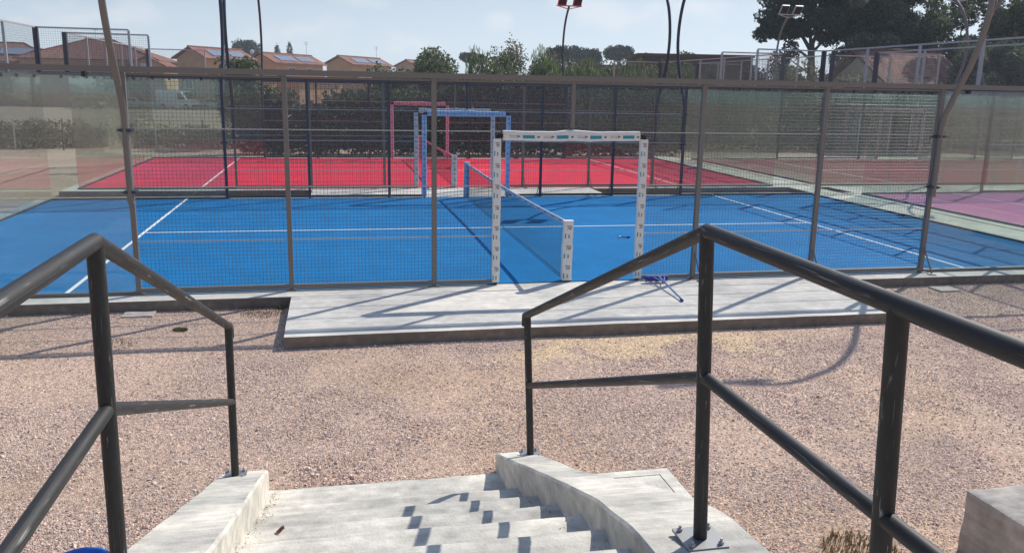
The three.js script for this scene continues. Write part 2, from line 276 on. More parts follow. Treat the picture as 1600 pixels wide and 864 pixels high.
// printed sleeves
function sleeveTex(ground, ink, block, upright) {
  const c = document.createElement('canvas'); c.width = upright ? 128 : 1024; c.height = upright ? 1024 : 96; const g = c.getContext('2d'); g.fillStyle = ground; g.fillRect(0, 0, c.width, c.height);
  const R = rng(upright ? 5 : 6); for (let i = 0; i < 700; i++) { g.fillStyle = R() < 0.5 ? 'rgba(255,255,255,0.05)' : 'rgba(120,120,115,0.06)'; g.fillRect(R() * c.width, R() * c.height, 3 + R() * 18, 2 + R() * 10); }
  if (upright) for (let k = 0; k < 8; k++) { const y = 30 + k * 128; g.fillStyle = ink; g.fillRect(30, y, 70, 5); g.fillRect(44, y + 9, 60, 7); g.fillRect(38, y + 20, 8, 6); g.fillRect(56, y + 19, 40, 7); g.fillStyle = block; g.fillRect(8, y + 52, 20, 30); g.fillStyle = 'rgb(96,112,98)'; g.fillRect(56, y + 58, 7, 24); g.fillRect(70, y + 58, 7, 24); g.fillRect(56, y + 58, 20, 6); g.fillRect(60, y + 70, 14, 5); }
  else for (let k = 0; k < 4; k++) { const x = 40 + k * 250; g.fillStyle = ink; g.fillRect(x, 44, 66, 5); g.fillRect(x + 4, 60, 62, 5); g.beginPath(); g.moveTo(x + 62, 36); g.lineTo(x + 86, 52); g.lineTo(x + 60, 70); g.closePath(); g.fill(); g.fillStyle = block; g.fillRect(x + 100, 38, 88, 34); g.fillStyle = 'rgb(110,115,108)'; g.beginPath(); g.arc(x + 216, 55, 11, 0, 7); g.fill(); }
  const t = new THREE.CanvasTexture(c); t.colorSpace = THREE.SRGBColorSpace; t.magFilter = THREE.LinearFilter; return t;
}
function sleeveMats(ground, ink, block) { return { up: std({ map: sleeveTex(ground, ink, block, true), roughness: 0.55 }), across: std({ map: sleeveTex(ground, ink, block, false), roughness: 0.55 }) }; }
const WRAP = { white: sleeveMats('rgb(222,220,214)', 'rgb(128,112,112)', 'rgb(28,138,160)'), blue: sleeveMats('rgb(172,200,230)', 'rgb(110,140,185)', 'rgb(130,170,215)'), grey: sleeveMats('rgb(190,198,208)', 'rgb(120,126,142)', 'rgb(110,150,190)'), pink: sleeveMats('rgb(228,172,186)', 'rgb(140,70,92)', 'rgb(190,90,120)') };
function sleeve(w, h, d, seed, upright = true) {          // a padded, slightly wrinkled cover; print runs along it
  const g = upright ? new RoundedBoxGeometry(w, h, d, 3, Math.min(w, d) * 0.3) : new RoundedBoxGeometry(w, h, d, 3, Math.min(h, d) * 0.22);
  const box = upright ? new THREE.BoxGeometry(w, h, d, 4, 40, 4) : new THREE.BoxGeometry(w, h, d, 40, 4, 4); g.dispose();
  const p = box.attributes.position, uv = box.attributes.uv; for (let i = 0; i < p.count; i++) {
    let x = p.getX(i), y = p.getY(i), z = p.getZ(i); const l = upright ? y : x, k = 1 + 0.10 * (vn(l * 7, 1, seed) - 0.5) + 0.07 * (vn(l * 19, 2, seed) - 0.5), s = 0.012 * (vn(l * 3, 3, seed) - 0.5);
    if (upright) { const cx = Math.abs(x) / (w / 2), cz = Math.abs(z) / (d / 2), r = 1 - 0.14 * cx * cz; uv.setXY(i, clamp(x / w + 0.5), (y + h / 2) / 2.4); x = x * k * r + s; z = z * k * r; } else { const cy = Math.abs(y) / (h / 2), cz = Math.abs(z) / (d / 2), r = 1 - 0.12 * cy * cz; uv.setXY(i, clamp(x / w + 0.5), clamp(y / h + 0.5)); y = y * k * r + s; z = z * k * r; if (y > h * 0.4 && Math.abs(x) < 0.25) y += 0.014 * Math.cos(x * 6.2); }
    p.setXYZ(i, x, y, z);
  }
  box.computeVertexNormals(); return box;
}
const sleevePost = sleeve(0.125, 2.08, 0.10, 3), sleeveLintel = sleeve(2.04, 0.145, 0.11, 8, false), sleeveNet = sleeve(0.165, 0.90, 0.13, 6);
for (const t of Object.values(WRAP)) { t.up.map.wrapT = THREE.RepeatWrapping; t.up.map.needsUpdate = true; }
const postGeo = bx(0.065, 2.93, 0.065, 0, 1.465, 0), plateGeo = bx(0.13, 0.012, 0.14, 0, 0.008, 0.02), braceGeo = merge([beam([0, 0.42, 0.03], [0.05, 0.02, 0.22], 0.016, 0.016), bx(0.09, 0.012, 0.12, 0.05, 0.007, 0.22)]);
const clampGeo = bx(0.05, 0.075, 0.05), upperPost = bx(0.05, 0.99, 0.05, 0, 3.475, 0), cornerPost = bx(0.10, 1.06, 0.10, 0, 3.47, 0);
const glassGeo = bx(1.985, 2.87, 0.012, 0, 1.475, 0);
function enclosure(c, label, wrapNear, wrapFar, steelNear, steelFar) {
  const o = thing('court_enclosure', label, 'court fence', [c.cx, 0, c.z]);
  const P = (name, g, m, x = 0, y = 0, z = 0, ry = 0, par = o) => { const k = mesh(name, g, m, par); k.position.set(x, y, z); k.rotation.y = ry; return k; };
  for (const far of [0, 1]) {
    const z = far ? -10 : 0, s = far ? -1 : 1, ry = far ? Math.PI : 0, st = far ? steelFar : steelNear, wrap = far ? wrapFar : wrapNear;
    P('top_rail', bx(20, 0.075, 0.06, 0, 2.965, s * 0.05), st, 0, 0, z);
    P('panel_rail', bx(11.9, 0.03, 0.03, 0, 2.905, 0), st, 0, 0, z);
    for (const x of [-10, -8, 8, 10]) P('upper_post', Math.abs(x) === 10 ? cornerPost : upperPost, Math.abs(x) === 10 ? M.steelDark : M.galv, x, 0, z);
    for (const x of [-9, 9]) { P('upper_rail', bx(2, 0.035, 0.035, 0, 3.985, 0), M.galv, x, 0, z); stuff(P('wire_mesh', SHEET.top, M.wire, x - 0.98, 3.03, z)); }
    for (const x of [-6, -4, -2, 2, 4, 6]) { const p = P('post', postGeo, st, x, 0, z, ry); mesh('base_plate', plateGeo, M.plate, p); if (x > 0) mesh('brace', braceGeo, st, p); }
    P('post', bx(0.05, 0.66, 0.05, 0, 2.60, 0), st, 0, 0, z);
    for (const x of [-5, -3, 3, 5]) { stuff(P('wire_mesh', SHEET.full, M.wire, x - 0.97, 0.07, z)); P('bottom_rail', merge([bx(1.93, 0.05, 0.045, 0, 0.055, s * 0.012), bx(1.93, 0.006, 0.06, 0, 0.084, s * 0.004)]), st, x, 0, z); }
    for (const q of [-1, 1]) {
      stuff(P('wire_mesh', SHEET.door, M.wire, q > 0 ? 1.12 : -1.96, 0.07, z)); P('bottom_rail', bx(0.84, 0.05, 0.045, 0, 0.055, s * 0.012), st, q * 1.54, 0, z);
      stuff(P('wire_mesh', SHEET.over, M.wire, q > 0 ? 0.02 : -1.08, 2.24, z));
      const d = P('door_post', bx(0.05, 2.16, 0.05, 0, 1.09, 0), M.black, q * 1.1, 0, z); const sl = mesh('padded_sleeve', sleevePost, wrap.up, d); sl.position.y = 1.08; sl.rotation.y = ry;
    }
    const l = P('door_lintel', bx(2.2, 0.06, 0.05, 0, 2.16, 0), M.black, 0, 0, z); const sl = mesh('padded_sleeve', sleeveLintel, wrap.across, l); sl.position.y = 2.16; sl.rotation.y = ry;
    for (const y of [0.72, 1.45, 2.22]) for (const q of [-1, 1]) P('tie_rod', bx(y > 2.2 ? 5.0 : 4.9, 0.015, 0.013, 0, 0, 0), M.galv, q * 3.55, y, z - s * 0.006);
    for (const x of [-9, -7, 7, 9]) { const g = P('glass_panel', glassGeo, M.glass, x, 0, z); for (const q of [-0.55, 0.55]) mesh('clamp', clampGeo, M.black, g).position.set(q, 2.90, s * 0.02); P('glass_channel', bx(1.99, 0.045, 0.05, 0, 0.025, 0), st, x, 0, z); }
  }
  for (const e of [-1, 1]) {
    P('top_rail', bx(0.06, 0.075, 10, e * 0.05, 2.965, -5), M.steelDark, e * 10, 0, 0); P('upper_rail', bx(0.035, 0.035, 9.9, 0, 3.985, -5), M.galv, e * 10, 0, 0);
    for (let k = 0; k < 5; k++) {
      if (k) P('upper_post', upperPost, M.galv, e * 10, 0, -2 * k);
      stuff(P('wire_mesh', SHEET.top, M.wire, e * 10, 3.03, -2 * k - 0.02, Math.PI / 2));
      const g = P('glass_panel', glassGeo, M.glass, e * 10, 0, -2 * k - 1, Math.PI / 2); for (const q of [-0.55, 0.55]) mesh('clamp', clampGeo, M.black, g).position.set(q, 2.90, 0.02); P('glass_channel', bx(0.05, 0.045, 1.97), M.steelDark, e * 10, 0.025, -2 * k - 1);
    }
  }
  return o;
}
enclosure(COURTS[0], 'grey mesh and glass enclosure around the blue court with white padded doorway', WRAP.white, WRAP.blue, M.steel, M.steelDark);
enclosure(COURTS[1], 'mesh and glass enclosure around the red court behind the blue court', WRAP.grey, WRAP.pink, M.steel, M.steelDark);
enclosure(COURTS[2], 'mesh and glass enclosure around the pink court at the right edge', WRAP.white, WRAP.pink, M.steel, M.steelDark);
enclosure(COURTS[3], 'mesh and glass enclosure around the brownish court behind the pink court', WRAP.white, WRAP.pink, M.steel, M.steelDark);

// ---------------------------------------------------------------- nets
function net(c, label, wrapNear, wrapFar, bandMat) {
  const o = thing('padel_net', label, 'net', [c.cx, 0, c.z]);
  for (const far of [0, 1]) { const p = mesh('net_post', bx(0.06, 0.92, 0.06, 0, 0.46, 0), M.black, o); p.position.set(0, 0, far ? -9.93 : -0.07); const s = mesh('padded_sleeve', sleeveNet, (far ? wrapFar : wrapNear).up, p); s.position.y = 0.475; }
  const top = (t) => 0.90 - 0.045 * 4 * t * (1 - t), pos = [], idx = [], r = 0.0016;
  const bar = (a, b) => { const k = pos.length / 3, v = a[1] !== b[1] && a[2] === b[2]; for (const q of [a, b]) for (const [m, n] of [[r, 0], [-r * 0.6, r], [-r * 0.6, -r]]) v ? pos.push(q[0] + m, q[1], q[2] + n) : pos.push(q[0] + m, q[1] + n, q[2]); for (let i = 0; i < 3; i++) { const n = (i + 1) % 3; idx.push(k + i, k + n, k + 3 + i, k + n, k + 3 + n, k + 3 + i); } };
  const L = 9.72, z0 = -0.14, nz = 216, ny = 19; for (let i = 0; i <= nz; i++) { const t = i / nz; bar([0, 0.04, z0 - L * t], [0, top(t) - 0.03, z0 - L * t]); }
  for (let j = 0; j <= ny; j++) for (let i = 0; i < 12; i++) { const a = i / 12, b = (i + 1) / 12; bar([0, lerp(0.04, top(a) - 0.03, j / ny), z0 - L * a], [0, lerp(0.04, top(b) - 0.03, j / ny), z0 - L * b]); }
  const g = new THREE.BufferGeometry(); g.setAttribute('position', new THREE.Float32BufferAttribute(pos, 3)); g.setIndex(idx); g.computeVertexNormals(); g.setAttribute('uv', new THREE.Float32BufferAttribute(new Array(pos.length / 3 * 2).fill(0), 2));
  stuff(mesh('netting', g, M.cord, o));
  const band = new THREE.BoxGeometry(0.016, 0.065, L, 1, 1, 40); const bp = band.attributes.position, bu = band.attributes.uv; for (let i = 0; i < bp.count; i++) { const t = 0.5 - bp.getZ(i) / L; bu.setXY(i, t * 5, clamp(bp.getY(i) / 0.065 + 0.5)); bp.setY(i, bp.getY(i) + top(t) - 0.025); bp.setZ(i, bp.getZ(i) + z0 - L / 2); } band.computeVertexNormals(); mesh('top_band', band, bandMat, o);
  mesh('bottom_cord', span([0, 0.035, z0], [0, 0.035, z0 - L], 0.008, 0.008, 6), M.cord, o);
  return o;
}
const bandWhite = WRAP.white.across.clone(); bandWhite.map = sleeveTex('rgb(206,210,216)', 'rgb(60,70,110)', 'rgb(40,90,170)', false); bandWhite.map.wrapS = THREE.RepeatWrapping;
const bandPink = WRAP.pink.across.clone(); bandPink.map = sleeveTex('rgb(208,120,146)', 'rgb(150,80,100)', 'rgb(170,70,100)', false); bandPink.map.wrapS = THREE.RepeatWrapping;
net(COURTS[0], 'net with white printed band across the blue court', WRAP.white, WRAP.blue, bandWhite);
net(COURTS[1], 'net with pink band across the red court', WRAP.grey, WRAP.pink, bandPink);
net(COURTS[2], 'net across the pink court at the right', WRAP.white, WRAP.pink, bandPink);

// ---------------------------------------------------------------- floodlight poles
function floodlight(x, z, out, label, m, headMat, lift = 0) {       // out: +1 when the pole leans towards +z
  const o = thing('floodlight_pole', label, 'floodlight', [x, 0, z + out * 0.001], out > 0 ? 0 : Math.PI, 'floodlight poles bolted to the court fences');
  const pts = [[1.25, 0.075], [1.9, 0.075], [2.42, 0.09], [2.75, 0.24], [3.3, 0.55], [3.75, 0.72], [4.15, 0.79], [4.6, 0.76], [5.1, 0.60], [5.5, 0.32], [5.78, 0.02]].map(([h, q]) => new THREE.Vector3(0, h + lift * clamp((h - 2.6) / 3), q));
  mesh('pole', new THREE.TubeGeometry(new THREE.CatmullRomCurve3(pts, false, 'centripetal'), 60, 0.043, 10), m, o);
  for (const h of [1.4, 2.2]) mesh('clamp', merge([bx(0.13, 0.04, 0.13, 0, h, 0.045), bx(0.03, 0.02, 0.17, 0.075, h, 0.04), bx(0.03, 0.02, 0.17, -0.075, h, 0.04)]), M.steelDark, o);
  mesh('crossbar', merge([beam([-0.52, 5.8, 0], [0.52, 5.8, 0], 0.06, 0.04), beam([0, 5.68, 0.06], [-0.46, 5.785, 0], 0.03, 0.03), beam([0, 5.68, 0.06], [0.46, 5.785, 0], 0.03, 0.03)]), headMat, o).position.y = lift;
  for (const q of [-0.31, 0.31]) { const l = mesh('lamp_head', merge([rbx(0.36, 0.40, 0.07, 0.015), bx(0.30, 0.34, 0.03, 0, 0, 0.045)]), headMat, o); l.position.set(q, 5.985 + lift, -0.13); l.rotation.x = -0.62; const f = mesh('lamp_glass', bx(0.30, 0.33, 0.006, 0, 0, -0.04), M.pane, l); }
  return o;
}
const poleRed = std({ color: lin(0.50, 0.15, 0.10), roughness: 0.5, metalness: 0.2 });
floodlight(-6, 0, 1, 'near left bent floodlight pole in front of the blue court', M.steel, M.plate);
floodlight(6, 0, 1, 'near right bent floodlight pole beside the last mesh panel of the blue court', M.steel, M.plate);
floodlight(-6, -10, -1, 'dark floodlight pole on the left of the blue court far fence', M.steelDark, M.plate);
floodlight(6, -10, -1, 'dark floodlight pole on the right of the blue court far fence', M.steelDark, M.plate);
floodlight(-6, -12.2, 1, 'floodlight pole on the left of the red court near fence', M.steelDark, M.plate);
floodlight(6, -12.2, 1, 'floodlight pole on the right of the red court near fence', M.steelDark, M.plate);
floodlight(-6, -22.2, -1, 'thin floodlight pole at the far left of the red court', M.steelDark, poleRed, 0.28);
floodlight(6, -22.2, -1, 'floodlight pole with two reddish lamp heads against the sky', M.steelDark, poleRed, 0.28);
floodlight(15.65, -22.2, -1, 'floodlight pole with two grey lamp heads in front of the big pine', M.steel, M.galv, 0.28);
floodlight(15.65, -12.2, 1, 'floodlight pole on the near fence of the brownish court', M.steel, M.galv);
floodlight(15.65, -10, -1, 'floodlight pole on the far fence of the pink court', M.steel, M.galv);

// ---------------------------------------------------------------- staircase
const NOSE = (k) => 6.06 + 0.475 * k, RISE = (k) => -0.10 + 0.183 * k;
const stringY = (z) => { const l = 0.03 + 0.347 * (z - 5.87); const top = 1.165; return l < top - 0.12 ? l : top - 0.12 + 0.12 * (1 - Math.exp(-(l - top + 0.12) / 0.12)); };
{
  const o = thing('concrete_staircase', 'pale concrete staircase with low side walls leading down to the gravel', 'staircase', [0, 0, 0]);
  for (let k = 0; k < 7; k++) {
    const z0 = k ? NOSE(k) : 5.91, z1 = NOSE(k + 1) + 0.06, w = 1.86 - 0.002 * k, h = 0.5, g = new THREE.BoxGeometry(w, h, z1 - z0, 30, 6, 8); g.translate(-3.04, RISE(k) - h / 2, (z0 + z1) / 2);
    const p = g.attributes.position; for (let i = 0; i < p.count; i++) { let x = p.getX(i), y = p.getY(i), z = p.getZ(i); const worn = 0.010 * (fbm(x * 5, k * 7.7, 15, 3) - 0.5); if (z < z0 + 0.002) { z += worn; if (y > RISE(k) - 0.01) y -= 0.006 + 0.008 * vn(x * 9, k, 18); } y += 0.006 * (vn(x * 2.2, z * 2.2, 21 + k) - 0.5); p.setXYZ(i, x, y, z); }
    g.computeVertexNormals(); mesh('step', uvWorld(g), M.stair, o);
  }
  { const g = new THREE.BoxGeometry(1.846, 0.5, 4.2, 20, 2, 20); g.translate(-3.04, RISE(7) - 0.25, NOSE(7) + 2.1); mesh('landing', uvWorld(jitter(g, 0.003, 3, 4)), M.stair, o); }
  const wall = (inner, outer, seed) => {                  // side wall that follows the slope; inner / outer edge as functions of z
    const zs = range(5.80, 13.4, 0.1), pos = [], idx = [], ch = 0.014; const ring = (z, k) => {
      const y = stringY(z) + 0.006 * (vn(z * 4, seed, 3) - 0.5), a = inner(z) + 0.007 * (vn(z * 6, seed, 4) - 0.5), b = outer(z) + 0.012 * (vn(z * 5, seed, 5) - 0.5), s = Math.sign(b - a), mid = (a + b) / 2;
      const pts = [[a, -0.5], [a, y - 0.16], [a + s * 0.001, y - ch], [a + s * ch, y], [mid, y + 0.003 * (vn(z * 3, seed, 8) - 0.5)], [b - s * ch, y], [b, y - ch], [b, -0.5]];
      for (const [x, q] of pts) pos.push(x, q, z);
    };
    zs.forEach(ring); const n = 8, s = Math.sign(outer(7) - inner(7)); const q4 = (a, b, c, d) => s > 0 ? idx.push(a, b, c, b, d, c) : idx.push(a, c, b, b, c, d);
    for (let j = 0; j + 1 < zs.length; j++) for (let i = 0; i + 1 < n; i++) { const a = j * n + i; q4(a + n, a, a + n + 1, a + 1); }
    const cap = (j, f) => { const a = j * n; for (let i = 1; i + 1 < n; i++) (s > 0) === f ? idx.push(a, a + i + 1, a + i) : idx.push(a, a + i, a + i + 1); }; cap(0, true); cap(zs.length - 1, false);
    let g = new THREE.BufferGeometry(); g.setAttribute('position', new THREE.Float32BufferAttribute(pos, 3)); g.setIndex(idx); g = g.toNonIndexed(); g.computeVertexNormals(); return uvWorld(g);
  };
  mesh('side_wall', wall((z) => -2.185 + 0.04 * step(5.9, 7.4, z) - 0.10 * step(8.0, 9.2, z), (z) => -1.89 + 0.17 * step(7.0, 8.2, z) - 0.07 * step(8.5, 9.2, z), 2), M.stair, o);
  mesh('side_wall', wall((z) => -3.915 + 0.02 * step(6, 8, z), (z) => -4.24 - 0.02 * step(6, 9, z), 5), M.stair, o);
}
// ---------------------------------------------------------------- handrails
function handrail(base, xTop, far, farTop, label, nearPosts, zMain) {   // the right one leans a little towards the stairs
  const o = thing('handrail', label, 'handrail', [0, 0, 0], 0, 'dark tubular handrails beside the stairs');
  const r = 0.0265, rm = 0.0235, top = 2.335, end = 13.2, zFar = 6.08, yf = 1.205, sph = (p, q) => { const g = new THREE.SphereGeometry(q, 14, 10); g.translate(...p); return g; }, drop = 0.545, half = (a, b) => lerp(a, b, 0.53);
  const A = [xTop, top, zMain], F = [farTop, yf, zFar], dir = new THREE.Vector3(farTop - xTop, yf - top, zFar - zMain).normalize(), T = [F[0] + dir.x * 0.07, F[1] + dir.y * 0.07, F[2] + dir.z * 0.07];
  mesh('top_rail', merge([span(A, T, r, r, 18), sph(A, r), sph(T, r), span(T, [T[0], T[1] - 0.075, T[2]], r, r, 16), span(A, [xTop, top, end], r, r, 18)]), M.rail, o);
  mesh('middle_rail', span([half(base, xTop), top - drop, zMain], [half(far, farTop), yf - drop, zFar], rm, rm, 16), M.rail, o);
  mesh('middle_rail', span([half(base, xTop), top - drop, zMain], [half(base, xTop), top - drop, end], rm, rm, 16), M.rail, o);
  const post = (px, tx, pz, yt, yb, plate) => { const p = mesh('post', span([px, yb, pz], [tx, yt, pz], r, r, 18), M.rail, o); mesh('base_plate', bx(plate, 0.012, plate, px, yb + 0.007, pz), M.plate, p);
    for (const [a, b] of [[-1, -1], [1, -1], [-1, 1], [1, 1]]) { const q = plate * 0.36; mesh('bolt', merge([new THREE.CylinderGeometry(0.011, 0.011, 0.012, 6).translate(px + a * q, yb + 0.019, pz + b * q), new THREE.CylinderGeometry(0.006, 0.006, 0.026, 8).translate(px + a * q, yb + 0.024, pz + b * q)]), M.galv, p); } };
  post(far, farTop, zFar, yf, stringY(zFar) - 0.002, 0.15); post(base, xTop, zMain, top, stringY(zMain) + 0.004, 0.165); for (const z of nearPosts) post(base, xTop, z, top, stringY(z), 0.165);
  return o;
}
handrail(-2.02, -2.08, -1.97, -2.02, 'dark tubular handrail on the right side of the stairs', [10.18, 12.6], 9.12);
handrail(-4.11, -4.095, -4.115, -4.105, 'scuffed dark tubular handrail on the left side of the stairs', [10.6, 12.8], 9.12);

// ---------------------------------------------------------------- small things in the yard
{ // concrete inspection chamber built against the right side wall
  const z0 = 7.32, z1 = 7.96, x0 = -1.92, x1 = -1.395, y = 0.525, cx = (x0 + x1) / 2, cz = (z0 + z1) / 2, W = x1 - x0, L = z1 - z0, o = thing('inspection_chamber', 'concrete inspection chamber with a square lid beside the right side wall', 'manhole', [cx, -0.2, cz]), t = y + 0.2;
  mesh('chamber', uvWorld(jitter(new THREE.BoxGeometry(W, t - 0.05, L, 8, 8, 8).translate(0, (t - 0.05) / 2, 0), 0.004, 7, 3)), M.stair, o);
  mesh('frame', uvWorld(merge([[0.075, L, -W / 2 + 0.0375, 0], [0.075, L, W / 2 - 0.0375, 0], [W - 0.15, 0.075, 0, L / 2 - 0.0375], [W - 0.15, 0.075, 0, -L / 2 + 0.0375]].map(([w, d, x, z]) => bx(w, 0.06, d, x, t - 0.022, z)))), M.stair, o);
  const lid = mesh('lid', uvWorld(bx(W - 0.162, 0.06, L - 0.162, 0, t - 0.024, 0)), M.stair, o); mesh('lifting_hole', new THREE.CylinderGeometry(0.02, 0.02, 0.01, 12).translate(0.03, t + 0.004, 0), M.black, lid);
}
for (const [x, z, w, d, lab] of [[-5.9, 0.56, 0.38, 0.26, 'small flat concrete slab in the gravel at the left'], [5.96, 0.66, 0.34, 0.30, 'small flat concrete slab in the gravel at the right']]) { const s = mesh('concrete_slab', uvWorld(jitter(new THREE.BoxGeometry(w, 0.08, d, 6, 1, 5), 0.006, 9, 4)), M.kerb); s.position.set(x, groundY(x, z) - 0.018, z); tag(s, lab, 'slab'); }
{ const g = new THREE.BoxGeometry(1.4, 0.56, 1.9, 40, 14, 50), p = g.attributes.position; for (let i = 0; i < p.count; i++) { const x = p.getX(i), y = p.getY(i), z = p.getZ(i), e = (Math.abs(x) > 0.69) + (y > 0.27) + (Math.abs(z) > 0.94); if (e > 1) { const c = 0.016 * fbm(x * 9 + y * 7, z * 9 + y * 5, 44, 3); p.setXYZ(i, x - Math.sign(x) * (Math.abs(x) > 0.69 ? c : 0), y - (y > 0.27 ? c : 0), z - Math.sign(z) * (Math.abs(z) > 0.94 ? c : 0)); } }
  const b = mesh('concrete_block', uvWorld(jitter(g, 0.006, 9, 14)), M.kerb); b.position.set(0.645 + 0.7, 0.30 - 0.28, 7.475 + 0.95); tag(b, 'rough grey concrete block at the bottom right corner', 'concrete block'); }
{ // broom leaning over the edge of the pad
  const o = thing('court_broom', 'blue court broom lying beside the doorway on the pad', 'broom', [1.33, 0, 0.2]);
  mesh('head', rbx(0.36, 0.07, 0.075, 0.02, 0, 0.075, 0), M.blueDark, o); const R = rng(8), br = []; for (let i = 0; i < 60; i++) { const x = -0.16 + 0.32 * i / 59; br.push(span([x, 0.05, (R() - 0.5) * 0.04], [x + (R() - 0.5) * 0.03, 0.004, (R() - 0.5) * 0.09], 0.004, 0.003, 4)); } stuff(mesh('bristles', merge(br), M.bluePlastic, o));
  mesh('handle', span([0.03, 0.10, 0.03], [-0.06, 0.022, 1.13], 0.014, 0.014, 10), M.bluePale, o); mesh('grip', span([-0.062, 0.0205, 1.10], [-0.07, 0.019, 1.17], 0.019, 0.019, 10), M.blueDark, o); mesh('fork', merge([span([-0.06, 0.09, 0.02], [0.008, 0.083, 0.30], 0.009, 0.009, 8), span([0.12, 0.09, 0.02], [0.008, 0.083, 0.30], 0.009, 0.009, 8)]), M.bluePale, o);
}
{ // strap left on the turf
  const c = new THREE.CatmullRomCurve3([[-0.09, 0, 0.02], [-0.03, 0.006, -0.03], [0.04, 0.004, 0.01], [0.10, 0.008, 0.03]].map((p) => new THREE.Vector3(...p))), o = thing('net_strap', 'short blue and white strap lying on the blue turf', 'strap', [2.11, 0.03, -3.57]); const s = mesh('band', new THREE.TubeGeometry(c, 16, 0.014, 6), M.bluePale, o); mesh('buckle', rbx(0.05, 0.03, 0.06, 0.006, 0.10, 0.004, 0.03), M.blueDark, o);
}
{ // blue basin beside the left wall
  const prof = [[0.0, 0.0], [0.085, 0.0], [0.092, 0.01], [0.112, 0.10], [0.124, 0.104], [0.126, 0.116], [0.116, 0.118], [0.106, 0.105], [0.084, 0.014], [0, 0.012]].map(([r, y]) => new THREE.Vector2(r * 1.4, y * 1.25)), o = thing('blue_basin', 'small blue plastic basin on the gravel beside the left side wall', 'basin', [-4.93, -0.14, 6.90]);
  mesh('shell', new THREE.LatheGeometry(prof, 36), M.bluePlastic, o); mesh('handle', rbx(0.03, 0.014, 0.09, 0.005, 0.18, 0.138, 0), M.bluePlastic, o);
}
{ const g = new THREE.PlaneGeometry(0.042, 0.036, 5, 3); const p = g.attributes.position; for (let i = 0; i < p.count; i++) p.setZ(i, 0.012 * Math.sin(p.getX(i) * 70) + 0.008 * Math.cos(p.getY(i) * 90) + 0.01); g.rotateX(-Math.PI / 2); g.computeVertexNormals(); const l = mesh('dry_leaf', g, std({ color: lin(0.16, 0.06, 0.03), roughness: 0.9, side: THREE.DoubleSide })); l.position.set(-3.71, RISE(3) + 0.006, 7.56); l.rotation.y = 0.4; tag(l, 'curled brown dry leaf on the left of the steps', 'leaf'); }
function tuft(x, z, n, h, col, label, seed, spread = 0.1) {
  const R = rng(seed), pos = [], c = []; for (let i = 0; i < n; i++) { const a = R() * 6.283, q = spread * Math.sqrt(R()), bxx = Math.cos(a) * q, bz = Math.sin(a) * q, L = h * (0.4 + 0.6 * R()), lean = 0.7 * R() * L, d = R() * 6.283, w = 0.003 + 0.003 * R(), tx = bxx + Math.cos(d) * lean, tz = bz + Math.sin(d) * lean, px = -Math.sin(d) * w, pz = Math.cos(d) * w; pos.push(bxx - px, 0, bz - pz, bxx + px, 0, bz + pz, tx, L, tz); const k = 0.7 + 0.6 * R(); for (let v = 0; v < 3; v++) c.push(col[0] * k, col[1] * k, col[2] * k); }
  const g = new THREE.BufferGeometry(); g.setAttribute('position', new THREE.Float32BufferAttribute(pos, 3)); g.setAttribute('color', new THREE.Float32BufferAttribute(c, 3)); g.computeVertexNormals(); const m = mesh('weed_tuft', g, M.needle); m.position.set(x, groundY(x, z) - 0.004, z); tag(m, label, 'weed');
}
tuft(-0.02, 7.42, 700, 0.07, [0.28, 0.20, 0.08], 'dry grassy weed between the near right post and the block', 3, 0.26);
tuft(-5.27, 1.35, 260, 0.05, [0.10, 0.11, 0.035], 'small green weed in the gravel left of the pad', 4, 0.09);
tuft(-4.35, 0.62, 420, 0.05, [0.22, 0.15, 0.07], 'brown withered weed beside the foundation and pad corner', 5, 0.30);
tuft(-5.9, 1.9, 260, 0.04, [0.22, 0.15, 0.07], 'flat withered weed patch far left in the gravel', 6, 0.25);
tuft(-4.12, 0.45, 140, 0.10, [0.12, 0.13, 0.05], 'small green weed at the pad corner by the foundation', 7, 0.06);

// ---------------------------------------------------------------- houses beyond the courts
function prism(pts, depth) { const s = new THREE.Shape(pts.map(([x, y]) => new THREE.Vector2(x, y))); return new THREE.ExtrudeGeometry(s, { depth, bevelEnabled: false }); }
